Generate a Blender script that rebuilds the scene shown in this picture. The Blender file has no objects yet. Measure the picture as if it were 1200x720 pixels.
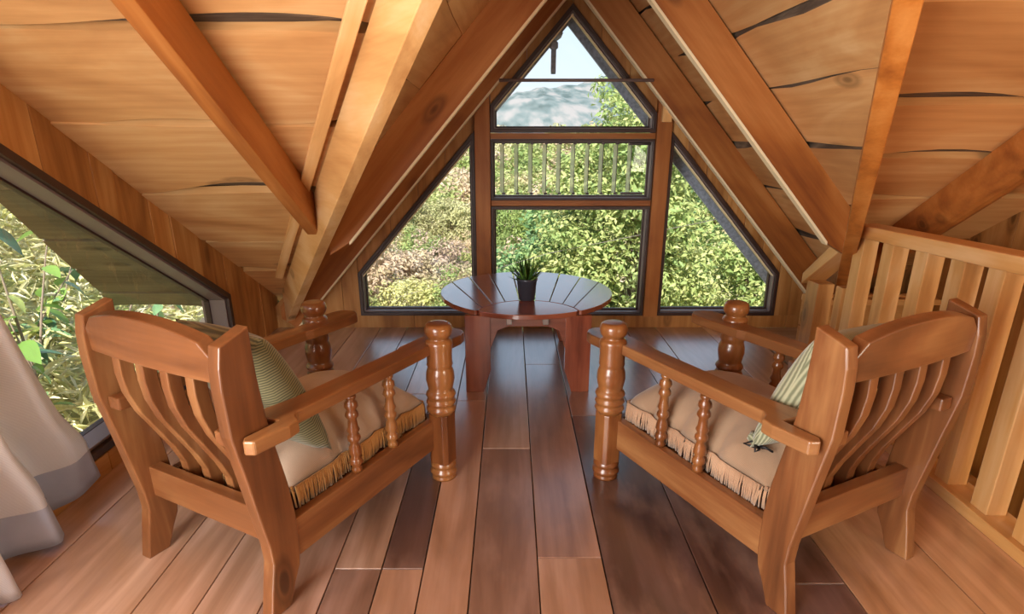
import bpy, bmesh, math, random
import numpy as np
from mathutils import Vector, Matrix

# ------------------------------------------------------------------ camera, world, lights, exposure
C = bpy.context.scene.collection
S = bpy.context.scene
random.seed(7)
RNG = np.random.default_rng(11)
H = 1.55
cam_d = bpy.data.cameras.new('camera')
cam = bpy.data.objects.new('camera', cam_d); C.objects.link(cam)
cam.location = (0, 0, H)
cam.rotation_euler = (math.radians(90 - 18.78), 0, 0)
cam_d.sensor_width = 36; cam_d.lens = 697 / 1200 * 36
cam_d.shift_x = 2 / 1200; cam_d.shift_y = 32 / 1200
cam_d.clip_start = .05; cam_d.clip_end = 2000
S.camera = cam

w = bpy.data.worlds.new('sky'); S.world = w; w.use_nodes = True
nt = w.node_tree; nt.nodes.clear()
wo = nt.nodes.new('ShaderNodeOutputWorld'); bg = nt.nodes.new('ShaderNodeBackground')
tc = nt.nodes.new('ShaderNodeTexCoord'); sp = nt.nodes.new('ShaderNodeSeparateXYZ'); rp = nt.nodes.new('ShaderNodeValToRGB')
nt.links.new(tc.outputs['Generated'], sp.inputs[0]); nt.links.new(sp.outputs['Z'], rp.inputs[0])
rp.color_ramp.elements[0].position = 0.0; rp.color_ramp.elements[0].color = (.74, .80, .86, 1)
rp.color_ramp.elements[1].position = .75; rp.color_ramp.elements[1].color = (.40, .60, .95, 1)
e = rp.color_ramp.elements.new(.16); e.color = (.64, .76, .92, 1)
nt.links.new(rp.outputs[0], bg.inputs[0]); bg.inputs[1].default_value = 1.0
nt.links.new(bg.outputs[0], wo.inputs[0])

def lamp(name, kind, loc, target, energy, color, size=1, size_y=None, angle=None):
    d = bpy.data.lights.new(name, kind); o = bpy.data.objects.new(name, d); C.objects.link(o)
    d.energy = energy; d.color = color
    if kind == 'AREA':
        d.size = size
        if size_y: d.shape = 'RECTANGLE'; d.size_y = size_y
    if angle: d.angle = math.radians(angle)
    o.location = loc
    o.rotation_euler = (Vector(target) - Vector(loc)).to_track_quat('-Z', 'Y').to_euler()
    return o
lamp('sun', 'SUN', (0, 0, 30), (1.4, 7.4, 22.0), 7.2, (1, .95, .85), angle=.6)
# added fill lights out of view; no rear windows are modelled
lamp('rear_fill', 'AREA', (-.6, -3.0, 2.0), (.3, 3.0, .9), 16, (1, .93, .84), 2.6, 1.6)  # added fill lifting the dark interior from behind
lamp('upward_fill', 'AREA', (.25, .0, 1.74), (.25, .0, 3.0), 15, (1, .86, .64), .5, .5)  # added upward fill for the roof slopes, not a room lamp
lamp('right_fill', 'AREA', (2.5, -.6, 1.3), (-.3, 2.6, 2.2), 36, (1, .9, .72), 1.0, .8)  # added fill aimed at the left dormer slope, no stair window there
lamp('rear_left_fill', 'AREA', (-1.62, -.35, 1.25), (1.64, 1.6, 1.25), 155, (1, .98, .95), 1.9, 1.7)  # added area light standing for daylight from the rear left, no window there
S.view_settings.view_transform = 'Standard'; S.view_settings.look = 'None'
S.view_settings.exposure = 0.44; S.view_settings.gamma = 1; S.view_settings.use_curve_mapping = False
S.cycles.use_denoising = True
S.cycles.max_bounces = 8; S.cycles.diffuse_bounces = 5; S.cycles.transparent_max_bounces = 16
S.cycles.sample_clamp_indirect = 6

# ------------------------------------------------------------------ materials
def lin(h):
    h = h.lstrip('#'); r = []
    for i in (0, 2, 4):
        c = int(h[i:i+2], 16) / 255
        r.append(c / 12.92 if c <= .04045 else ((c + .055) / 1.055) ** 2.4)
    return (*r, 1)
class NB:
    def __init__(s, name):
        s.m = bpy.data.materials.new(name); s.m.use_nodes = True; s.t = s.m.node_tree; s.t.nodes.clear()
        s.out = s.n('ShaderNodeOutputMaterial')
    def n(s, k, **kw):
        x = s.t.nodes.new(k)
        for a, b in kw.items(): setattr(x, a, b)
        return x
    def l(s, a, b): s.t.links.new(a, b)
    def math(s, op, a, b=None):
        x = s.n('ShaderNodeMath', operation=op)
        for i, v in enumerate((a, b)):
            if v is None: continue
            if hasattr(v, 'is_output'): s.l(v, x.inputs[i])
            else: x.inputs[i].default_value = v
        return x.outputs[0]
    def ramp(s, fac, els):
        r = s.n('ShaderNodeValToRGB'); s.l(fac, r.inputs[0]); cr = r.color_ramp
        cr.elements[0].position, cr.elements[0].color = els[0]
        cr.elements[1].position, cr.elements[1].color = els[-1]
        for p, c in els[1:-1]:
            q = cr.elements.new(p); q.color = c
        return r.outputs[0]
    def mix(s, fac, a, b, mode='MIX'):
        x = s.n('ShaderNodeMix', data_type='RGBA', blend_type=mode)
        for i, v in ((0, fac), (6, a), (7, b)):
            if hasattr(v, 'is_output'): s.l(v, x.inputs[i])
            else: x.inputs[i].default_value = v
        return x.outputs[2]
    def bsdf(s, col, rough, spec=.5, metal=0, bump=None, bstr=.2, bdist=.01, coat=0, coat_rough=.2):
        b = s.n('ShaderNodeBsdfPrincipled')
        for k, v in (('Base Color', col), ('Roughness', rough), ('Specular IOR Level', spec), ('Metallic', metal), ('Coat Weight', coat), ('Coat Roughness', coat_rough)):
            if hasattr(v, 'is_output'): s.l(v, b.inputs[k])
            else: b.inputs[k].default_value = v
        if bump is not None:
            u = s.n('ShaderNodeBump'); u.inputs['Strength'].default_value = bstr; u.inputs['Distance'].default_value = bdist
            s.l(bump, u.inputs['Height']); s.l(u.outputs[0], b.inputs['Normal'])
        s.l(b.outputs[0], s.out.inputs[0]); return b

def wood(name, dark, mid, light, rough=.5, axis='X', g=1.0, knots=.5, coat=0, bstr=.15, var=.25, spec=.4, worn=0, coat_rough=.2, stretch=(.5, 2.6), coat_ior=1.5, flat=False):
    b = NB(name)
    tc = b.n('ShaderNodeTexCoord'); oi = b.n('ShaderNodeObjectInfo')
    off = b.n('ShaderNodeVectorMath', operation='SCALE'); cv = b.n('ShaderNodeCombineXYZ')
    cv.inputs[0].default_value = 31; cv.inputs[1].default_value = 17; cv.inputs[2].default_value = 23
    b.l(cv.outputs[0], off.inputs[0]); b.l(oi.outputs['Random'], off.inputs['Scale'])
    add = b.n('ShaderNodeVectorMath', operation='ADD'); b.l(tc.outputs['Object'], add.inputs[0]); b.l(off.outputs[0], add.inputs[1])
    def mp(al, ac):
        m = b.n('ShaderNodeMapping')
        m.inputs['Scale'].default_value = tuple(al if axis == a else ac for a in 'XYZ')
        b.l(add.outputs[0], m.inputs[0]); return m.outputs[0]
    n1 = b.n('ShaderNodeTexNoise'); n1.inputs['Scale'].default_value = 1.6 * g; n1.inputs['Detail'].default_value = 4; n1.inputs['Distortion'].default_value = 1.2
    b.l(mp(*stretch), n1.inputs['Vector'])
    wv = b.n('ShaderNodeTexWave', wave_type='BANDS', bands_direction='Y' if axis != 'Y' else 'X')
    wv.inputs['Scale'].default_value = 3.0 * g; wv.inputs['Distortion'].default_value = 9; wv.inputs['Detail'].default_value = 2; wv.inputs['Detail Scale'].default_value = .7
    b.l(mp(.22, 1.6), wv.inputs['Vector'])
    n2 = b.n('ShaderNodeTexNoise'); n2.inputs['Scale'].default_value = 9 * g; n2.inputs['Detail'].default_value = 3
    b.l(mp(.5, 9), n2.inputs['Vector'])
    f = b.math('ADD', b.math('MULTIPLY', n1.outputs[0], .82), b.math('MULTIPLY', wv.outputs[0], .05))
    f = b.math('ADD', f, b.math('MULTIPLY', n2.outputs[0], .14))
    col = b.ramp(f, [(.30, lin(dark)), (.50, lin(mid)), (.72, lin(light))])
    if knots:
        vo = b.n('ShaderNodeTexVoronoi'); vo.inputs['Scale'].default_value = 1.15
        kv = mp(1.5, 3.6)
        if flat:
            fm = b.n('ShaderNodeMapping'); fm.inputs['Scale'].default_value = (1, 1, 0); b.l(kv, fm.inputs[0]); kv = fm.outputs[0]
        b.l(kv, vo.inputs['Vector'])
        kf = b.ramp(vo.outputs['Distance'], [(.07, (1, 1, 1, 1)), (.10, (.4, .4, .4, 1)), (.14, (.65, .65, .65, 1)), (.21, (0, 0, 0, 1))])
        ksel = b.n('ShaderNodeSeparateColor'); b.l(vo.outputs['Color'], ksel.inputs[0])
        sel = b.math('GREATER_THAN', ksel.outputs[0], 1 - knots)
        kk = b.math('MULTIPLY', b.math('MULTIPLY', kf, sel), .8)
        col = b.mix(kk, col, tuple(x * .35 for x in lin(dark)[:3]) + (1,))
    hs = b.n('ShaderNodeHueSaturation'); b.l(col, hs.inputs['Color'])
    r2 = b.n('ShaderNodeTexWhiteNoise', noise_dimensions='1D'); b.l(oi.outputs['Random'], r2.inputs['W'])
    b.l(b.math('ADD', 1 - var / 2, b.math('MULTIPLY', r2.outputs['Value'], var)), hs.inputs['Value'])
    col = b.mix(1.0, hs.outputs[0], oi.outputs['Color'], 'MULTIPLY')
    rg = rough
    if worn:
        n3 = b.n('ShaderNodeTexNoise'); n3.inputs['Scale'].default_value = 2.5; n3.inputs['Detail'].default_value = 5
        b.l(add.outputs[0], n3.inputs['Vector'])
        rg = b.math('ADD', rough - worn / 2, b.math('MULTIPLY', n3.outputs[0], worn))
        n4 = b.n('ShaderNodeTexNoise'); n4.inputs['Scale'].default_value = 6; n4.inputs['Detail'].default_value = 6
        b.l(mp(.5, 1.3), n4.inputs['Vector'])
        col = b.mix(b.ramp(n4.outputs[0], [(.5, (0, 0, 0, 1)), (.72, (.35, .35, .35, 1))]), col, lin('#b08a78'))
    b.bsdf(col, rg, spec, bump=n2.outputs[0], bstr=bstr, bdist=.004, coat=coat, coat_rough=coat_rough).inputs['Coat IOR'].default_value = coat_ior
    return b.m
def plain(name, c, rough=.5, metal=0, spec=.5, noise=0, nscale=30, bstr=0):
    b = NB(name); col = lin(c)
    bump = None
    if noise:
        tc = b.n('ShaderNodeTexCoord'); n = b.n('ShaderNodeTexNoise'); n.inputs['Scale'].default_value = nscale; n.inputs['Detail'].default_value = 4
        b.l(tc.outputs['Object'], n.inputs['Vector']); k = lin(c)
        col = b.ramp(n.outputs[0], [(.3, tuple(x * (1 - noise) for x in k[:3]) + (1,)), (.7, tuple(min(1, x * (1 + noise)) for x in k[:3]) + (1,))])
        bump = n.outputs[0] if bstr else None
    b.bsdf(col, rough, spec, metal, bump, bstr)
    return b.m
M = {}
M['ceil'] = wood('honey_plank_wood', '#b07a48', '#cb965e', '#dfb680', .55, knots=.45, var=.26, bstr=.10, stretch=(.55, 1.5), flat=True)
M['bark'] = wood('weathered_edge_wood', '#2c2118', '#5a4a3c', '#8e7c68', .8, g=2.5, knots=0, bstr=.4)
M['beam'] = wood('orange_beam_wood', '#7c431c', '#a0602a', '#bc7e44', .5, knots=.6, var=.12, stretch=(.5, 1.8))
M['eave'] = wood('weathered_eave_wood', '#4c4634', '#6c6450', '#8a8068', .85, knots=.3, var=.2, stretch=(.55, 1.5))
M['beam_pale'] = wood('pale_beam_wood', '#b9834c', '#d6a468', '#e8c492', .5, knots=.3, var=.12)
M['rail'] = wood('sawn_railing_wood', '#a87038', '#cc9656', '#e2ba88', .45, knots=.5, var=.15, coat=.6, coat_rough=.38, coat_ior=1.7)
M['wallb'] = wood('wall_board_wood', '#885426', '#b47c42', '#d0a064', .5, knots=.4, var=.22)
M['floor'] = wood('varnished_floor_wood', '#86664f', '#aa8a72', '#ceb09c', .36, knots=.12, var=.2, coat=1.0, worn=.22, bstr=.06, spec=.7, coat_rough=.24, coat_ior=2.0)
M['chair'] = wood('varnished_chair_wood', '#56311a', '#7a4b2a', '#a07246', .34, knots=.2, var=.1, coat=.35, bstr=.05, coat_rough=.15)
M['chairz'] = wood('turned_chair_wood', '#542c14', '#784522', '#9c6a3a', .28, axis='Z', knots=.1, var=.08, coat=.5, bstr=.04, coat_rough=.12)
M['table'] = wood('mahogany_table_wood', '#5a2a1c', '#864630', '#a05e42', .25, knots=.1, var=.15, coat=1, bstr=.05, coat_rough=.16, coat_ior=1.9)
M['roof'] = plain('roof_sheet', '#4a3626', .9)
M['frame'] = plain('dark_window_frame', '#3e2a24', .45, noise=.25, nscale=8)
M['reveal'] = plain('grey_window_frame', '#7c6e6c', .4)
M['cream'] = plain('cream_seal_and_highlight', '#f2e0b8', .6)  # seal strips, and the painted light on the rafters' lower edges
M['metal'] = plain('dark_metal', '#4c4648', .35, .9)
M['steel'] = plain('steel', '#b9b6b2', .3, 1.0)
M['rod'] = plain('dull_rod', '#8c7c78', .5, .2)
M['black'] = plain('black_ribbon', '#121014', .6)
M['pot'] = plain('black_plastic_pot', '#3a3e4a', .3)
M['soil'] = plain('potting_soil', '#3a281c', .9, noise=.5, nscale=60)
M['grey'] = plain('grey_fixture', '#a4acc0', .5, noise=.3, nscale=40)
M['yellow'] = plain('yellow_board', '#e8c42a', .5)
M['pale'] = plain('pale_weathered_slat', '#d6d2bc', .4)

def glass():
    b = NB('window_glass'); t = b.n('ShaderNodeBsdfTransparent'); g = b.n('ShaderNodeBsdfGlossy'); g.inputs['Roughness'].default_value = .02
    t.inputs[0].default_value = (.97, .985, .98, 1)
    fr = b.n('ShaderNodeFresnel'); fr.inputs[0].default_value = 1.35
    mx = b.n('ShaderNodeMixShader'); b.l(b.math('MULTIPLY', fr.outputs[0], .6), mx.inputs[0]); b.l(t.outputs[0], mx.inputs[1]); b.l(g.outputs[0], mx.inputs[2])
    b.l(mx.outputs[0], b.out.inputs[0]); return b.m
M['glass'] = glass()
def dirty_glass():
    b = NB('dirty_window_glass'); t = b.n('ShaderNodeBsdfTransparent'); d = b.n('ShaderNodeBsdfDiffuse'); g = b.n('ShaderNodeBsdfGlossy')
    d.inputs[0].default_value = lin('#d8cc9c'); g.inputs['Roughness'].default_value = .05
    tc = b.n('ShaderNodeTexCoord'); mp = b.n('ShaderNodeMapping'); mp.inputs['Scale'].default_value = (3, 3, 1.2)
    b.l(tc.outputs['Object'], mp.inputs[0]); n = b.n('ShaderNodeTexNoise'); n.inputs['Scale'].default_value = 9; n.inputs['Detail'].default_value = 6
    b.l(mp.outputs[0], n.inputs['Vector'])
    f = b.ramp(n.outputs[0], [(.52, (.015, .015, .015, 1)), (.72, (.16, .16, .16, 1))])
    m1 = b.n('ShaderNodeMixShader'); b.l(f, m1.inputs[0]); b.l(t.outputs[0], m1.inputs[1]); b.l(d.outputs[0], m1.inputs[2])
    m2 = b.n('ShaderNodeMixShader'); m2.inputs[0].default_value = .05; b.l(m1.outputs[0], m2.inputs[1]); b.l(g.outputs[0], m2.inputs[2])
    b.l(m2.outputs[0], b.out.inputs[0]); return b.m
M['dirty'] = dirty_glass()
def frosted():
    b = NB('louvre_glass'); t = b.n('ShaderNodeBsdfTransparent'); d = b.n('ShaderNodeBsdfDiffuse'); tr = b.n('ShaderNodeBsdfTranslucent')
    d.inputs[0].default_value = tr.inputs[0].default_value = lin('#dfe4cc')
    m0 = b.n('ShaderNodeMixShader'); b.l(d.outputs[0], m0.inputs[1]); b.l(tr.outputs[0], m0.inputs[2])
    m1 = b.n('ShaderNodeMixShader'); m1.inputs[0].default_value = .5; b.l(t.outputs[0], m1.inputs[1]); b.l(m0.outputs[0], m1.inputs[2])
    b.l(m1.outputs[0], b.out.inputs[0]); return b.m
M['louvre'] = frosted()
def cloth(name, c1, c2, sx=0, axis='X', rough=.9, sheen=.3, fine=180, trans=0):
    b = NB(name); tc = b.n('ShaderNodeTexCoord'); n = b.n('ShaderNodeTexNoise'); n.inputs['Scale'].default_value = 5; n.inputs['Detail'].default_value = 5
    b.l(tc.outputs['Object'], n.inputs['Vector'])
    f = n.outputs[0]; bump = None
    wv = b.n('ShaderNodeTexWave', wave_type='BANDS', bands_direction=axis); wv.inputs['Scale'].default_value = sx or fine
    wv.inputs['Distortion'].default_value = .6 if sx else .3
    b.l(tc.outputs['Object'], wv.inputs['Vector'])
    k = .65 if sx else .25
    f = b.math('ADD', b.math('MULTIPLY', f, 1 - k), b.math('MULTIPLY', wv.outputs[0], k)); k = k
    col = b.ramp(f, [(.25, lin(c1)), (.75, lin(c2))])
    p = b.bsdf(col, rough, .2, bump=wv.outputs[0], bstr=.35 if sx else .1, bdist=.004)
    p.inputs['Sheen Weight'].default_value = sheen
    if trans:
        t = b.n('ShaderNodeBsdfTranslucent'); b.l(col, t.inputs[0]); mx = b.n('ShaderNodeMixShader'); mx.inputs[0].default_value = trans
        b.l(p.outputs[0], mx.inputs[1]); b.l(t.outputs[0], mx.inputs[2]); b.l(mx.outputs[0], b.out.inputs[0])
    return b.m
M['cushion'] = cloth('tan_cushion_cloth', '#846a54', '#a68a70')
M['cushion_pale'] = cloth('pale_tan_cushion_cloth', '#947e6a', '#b8a28e')
M['fringe'] = cloth('fringe_cord', '#8c6232', '#c2945a', fine=300)
M['fringe2'] = cloth('grey_fringe_cord', '#947054', '#c4a182', fine=300)
M['cord_olive'] = cloth('olive_corduroy', '#46442e', '#7c7652', 32, 'Z')
M['cord_green'] = cloth('grey_green_corduroy', '#72745a', '#a6a688', 40, 'X')
M['curtain'] = cloth('grey_linen_curtain', '#e2dcdc', '#f6f2f2', 60, 'Z', sheen=.1, trans=.5)
M['lining'] = cloth('blue_grey_hem', '#8c92a8', '#b4bacc', 0, 'Z', sheen=.1)

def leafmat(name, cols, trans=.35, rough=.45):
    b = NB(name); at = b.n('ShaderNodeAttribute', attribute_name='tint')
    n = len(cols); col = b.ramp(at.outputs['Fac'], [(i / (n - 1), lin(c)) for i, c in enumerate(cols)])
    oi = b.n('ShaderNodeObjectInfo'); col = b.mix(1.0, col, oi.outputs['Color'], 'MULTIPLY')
    p = b.n('ShaderNodeBsdfPrincipled'); b.l(col, p.inputs['Base Color']); p.inputs['Roughness'].default_value = rough; p.inputs['Specular IOR Level'].default_value = .3
    t = b.n('ShaderNodeBsdfTranslucent'); b.l(col, t.inputs[0])
    mx = b.n('ShaderNodeMixShader'); mx.inputs[0].default_value = trans; b.l(p.outputs[0], mx.inputs[1]); b.l(t.outputs[0], mx.inputs[2])
    b.l(mx.outputs[0], b.out.inputs[0]); return b.m
M['leaf_tree'] = leafmat('tree_leaves', ['#6c8c50', '#96aa66', '#bcc07c', '#e0d8a0'])
M['leaf_dark'] = leafmat('dark_tree_leaves', ['#4c7050', '#6c9060', '#98b070', '#c4cc8c'])
M['scrub'] = leafmat('scrub_leaves', ['#6c8448', '#98a662', '#bcb880', '#c8b094', '#b8a898'], .25)
M['straw'] = leafmat('straw_grass', ['#d2d48c', '#f0e8b0', '#fdf8dc'], .3)
M['bigleaf'] = leafmat('bush_leaf', ['#7aa64e', '#a0c064', '#ccd880'], .4, .3)
M['bigleaf_blue'] = leafmat('blue_green_bush_leaf', ['#4e7a5c', '#6e9a70', '#8ab07c'], .3, .25)  # cooler blue-green leaf colour, given to leaves at random
M['succulent'] = leafmat('succulent_leaf', ['#2c5026', '#46702e', '#6c9040'], .1, .35)
M['bark_tree'] = plain('tree_bark', '#6c5646', .9, noise=.3, nscale=12)
M['stem'] = plain('bush_stem', '#8a7a68', .8)
def ground_mat():
    b = NB('dry_hillside'); tc = b.n('ShaderNodeTexCoord'); n = b.n('ShaderNodeTexNoise'); n.inputs['Scale'].default_value = .35; n.inputs['Detail'].default_value = 8
    b.l(tc.outputs['Object'], n.inputs['Vector'])
    col = b.ramp(n.outputs[0], [(.35, lin('#7c8648')), (.5, lin('#b4a878')), (.62, lin('#cdb094'))])
    b.bsdf(col, .95, .1); return b.m
M['ground'] = ground_mat()
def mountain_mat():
    b = NB('hazed_mountain'); tc = b.n('ShaderNodeTexCoord'); n = b.n('ShaderNodeTexNoise'); n.inputs['Scale'].default_value = .16; n.inputs['Detail'].default_value = 10
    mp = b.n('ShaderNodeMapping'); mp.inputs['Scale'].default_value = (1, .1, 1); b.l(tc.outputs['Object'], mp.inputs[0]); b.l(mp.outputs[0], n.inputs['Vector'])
    col = b.ramp(n.outputs[0], [(.36, lin('#4e5a58')), (.5, lin('#6c7674')), (.64, lin('#928c88'))])  # distance haze put into the muted base colours
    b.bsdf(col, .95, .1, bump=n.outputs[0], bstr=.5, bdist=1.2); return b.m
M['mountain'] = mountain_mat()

# ------------------------------------------------------------------ helpers
def props(o, label=None, cat=None, group=None, kind=None):
    if label: o['label'] = label
    if cat: o['category'] = cat
    if group: o['group'] = group
    if kind: o['kind'] = kind
    return o
def empty(name, loc=(0, 0, 0), rz=0, **k):
    o = bpy.data.objects.new(name, None); C.objects.link(o); o.location = loc; o.rotation_euler = (0, 0, rz); o.empty_display_size = .1
    return props(o, **k)
def mesh(name, vs, fs, mats, parent=None, mat=None, fmi=None, smooth=False, bevel=0, label=None):
    me = bpy.data.meshes.new(name); me.from_pydata([tuple(v) for v in vs], [], fs)
    for m in (mats if isinstance(mats, (list, tuple)) else [mats]): me.materials.append(m)
    if fmi: me.polygons.foreach_set('material_index', fmi)
    if smooth: me.polygons.foreach_set('use_smooth', [True] * len(me.polygons))
    me.update()
    o = bpy.data.objects.new(name, me); C.objects.link(o)
    if parent: o.parent = parent
    if mat is not None: o.matrix_local = mat
    if bevel:
        b = o.modifiers.new('bevel', 'BEVEL'); b.width = bevel; b.segments = 2; b.limit_method = 'ANGLE'; b.angle_limit = math.radians(40)
    if label: o['label'] = label
    return o
def recalc(o):
    bm = bmesh.new(); bm.from_mesh(o.data); bmesh.ops.recalc_face_normals(bm, faces=bm.faces); bm.to_mesh(o.data); bm.free()
def slab(name, poly, ext, grain, m, parent=None, bevel=0, label=None, color=None):
    """prism: planar 3-D polygon pushed along ext; local X runs along the grain"""
    P = [Vector(p) for p in poly]; E_ = Vector(ext); c = sum(P, Vector()) / len(P) + E_ / 2
    Z = E_.normalized(); X = Vector(grain); X = (X - Z * X.dot(Z))
    if X.length < 1e-6: X = Z.orthogonal()
    X.normalize(); Y = Z.cross(X)
    R = Matrix((X, Y, Z)).transposed(); Mx = R.to_4x4(); Mx.translation = c; I = Mx.inverted()
    n = len(P); vs = [I @ p for p in P] + [I @ (p + E_) for p in P]
    fs = [list(range(n))[::-1], list(range(n, 2 * n))] + [[i, (i + 1) % n, n + (i + 1) % n, n + i] for i in range(n)]
    o = mesh(name, vs, fs, m, parent, Mx, bevel=bevel, label=label); recalc(o)
    if color: o.color = color
    return o
def beam(name, a, b, wdt, dep, up, m, parent=None, bevel=.004, label=None):
    """bar from a to b; up = direction of its depth, the bar hangs from the line ab by dep"""
    a, b = Vector(a), Vector(b); X = (b - a).normalized(); U = Vector(up); U = (U - X * U.dot(X)).normalized(); Wd = X.cross(U)
    poly = [a - Wd * wdt / 2, b - Wd * wdt / 2, b + Wd * wdt / 2, a + Wd * wdt / 2]
    return slab(name, poly, -U * dep, X, m, parent, bevel, label)
def box(name, lo, hi, m, parent=None, grain='X', bevel=.003, label=None, color=None):
    x0, y0, z0 = lo; x1, y1, z1 = hi
    if grain == 'Z':
        return slab(name, [(x0, y0, z0), (x0, y0, z1), (x0, y1, z1), (x0, y1, z0)], (x1 - x0, 0, 0), (0, 0, 1), m, parent, bevel, label, color)
    return slab(name, [(x0, y0, z0), (x1, y0, z0), (x1, y1, z0), (x0, y1, z0)], (0, 0, z1 - z0), (1, 0, 0) if grain == 'X' else (0, 1, 0), m, parent, bevel, label, color)
def lathe(name, prof, m, parent=None, loc=(0, 0, 0), seg=24, label=None, rot=None):
    vs, fs = [], []; n = len(prof)
    for r, z in prof:
        for k in range(seg):
            a = 2 * math.pi * k / seg; vs.append((r * math.cos(a), r * math.sin(a), z))
    for i in range(n - 1):
        for k in range(seg):
            fs.append([i * seg + k, i * seg + (k + 1) % seg, (i + 1) * seg + (k + 1) % seg, (i + 1) * seg + k])
    fs.append(list(range(seg))[::-1]); fs.append([(n - 1) * seg + k for k in range(seg)])
    Mx = Matrix.Translation(loc)
    if rot: Mx = Mx @ rot
    return mesh(name, vs, fs, m, parent, Mx, smooth=True, label=label)
def tube_arrays(pts, rad, seg=6):
    P = [Vector(p) for p in pts]; vs, fs = [], []
    for i, p in enumerate(P):
        d = (P[min(i + 1, len(P) - 1)] - P[max(i - 1, 0)]).normalized()
        u = d.orthogonal().normalized() if abs(d.z) > .95 else d.cross(Vector((0, 0, 1))).normalized(); v = d.cross(u)
        r = rad[i] if isinstance(rad, (list, tuple)) else rad
        for k in range(seg):
            a = 2 * math.pi * k / seg; vs.append(p + u * r * math.cos(a) + v * r * math.sin(a))
    for i in range(len(P) - 1):
        for k in range(seg): fs.append([i * seg + k, i * seg + (k + 1) % seg, (i + 1) * seg + (k + 1) % seg, (i + 1) * seg + k])
    fs.append(list(range(seg))[::-1]); fs.append([(len(P) - 1) * seg + k for k in range(seg)])
    return vs, fs
def tubes(name, lst, m, parent=None, seg=6, label=None):
    V, F_ = [], []
    for pts, r in lst:
        v, f = tube_arrays(pts, r, seg); o = len(V); V += v; F_ += [[i + o for i in q] for q in f]
    return mesh(name, V, F_, m, parent, smooth=True, label=label)
def clip(poly, ax, lo, hi):
    """clip convex 2-D polygon to lo<=p[ax]<=hi"""
    def half(P, s, c):
        out = []
        for i in range(len(P)):
            a, b = P[i], P[(i + 1) % len(P)]; da, db = s * (a[ax] - c), s * (b[ax] - c)
            if da >= 0: out.append(a)
            if (da > 0 > db) or (da < 0 < db):
                t = da / (da - db); out.append((a[0] + (b[0] - a[0]) * t, a[1] + (b[1] - a[1]) * t))
        return out
    P = half(poly, 1, lo)
    return half(P, -1, hi) if P else P
def inset(poly, d):
    n = len(poly); L = []
    area = sum(poly[i][0] * poly[(i + 1) % n][1] - poly[(i + 1) % n][0] * poly[i][1] for i in range(n)); sg = 1 if area > 0 else -1
    for i in range(n):
        a, b = Vector(poly[i]), Vector(poly[(i + 1) % n]); t = (b - a).normalized(); nn = Vector((-t.y, t.x)) * sg
        L.append((a + nn * d, t))
    out = []
    for i in range(n):
        p, t = L[i - 1]; q, s = L[i]; den = t.x * s.y - t.y * s.x
        k = ((q - p).x * s.y - (q - p).y * s.x) / den; out.append(tuple(p + t * k))
    return out
def ring(name, poly, wd, fn, d0, d1, m, parent, bevel=.003, label=None):
    """frame around a convex 2-D polygon; fn(a,b,d) -> 3-D"""
    I = inset(poly, wd); n = len(poly); vs = []
    for d in (d0, d1):
        vs += [fn(*p, d) for p in poly] + [fn(*p, d) for p in I]
    fs = []
    for i in range(n):
        j = (i + 1) % n
        fs += [[i, j, n + j, n + i], [2 * n + i, 3 * n + i, 3 * n + j, 2 * n + j], [i, 2 * n + i, 2 * n + j, j], [n + i, n + j, 3 * n + j, 3 * n + i]]
    o = mesh(name, vs, fs, m, parent, bevel=bevel, label=label); recalc(o); return o

# ------------------------------------------------------------------ roof geometry
XR, ZR, SD = .45, 2.82, 1.13           # dormer ridge x, height of its underside, slope
ZM, SM = 3.25, .627                    # main roof underside z = ZM - SM*y
YW = 4.74                              # inner face of the gable wall
XL, XRT = -1.94, 2.86                  # side walls
YRIDGE = -.9
zmain = lambda y: ZM - SM * y
zdorm = lambda x: ZR - SD * abs(x - XR)
vd = lambda y: (y - (ZM - ZR) / SM) * SM / SD     # valley offset from the ridge at depth y
NM = Vector((0, SM, 1)).normalized()
NDL = Vector((-SD, 0, 1)).normalized(); NDR = Vector((SD, 0, 1)).normalized()

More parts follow.
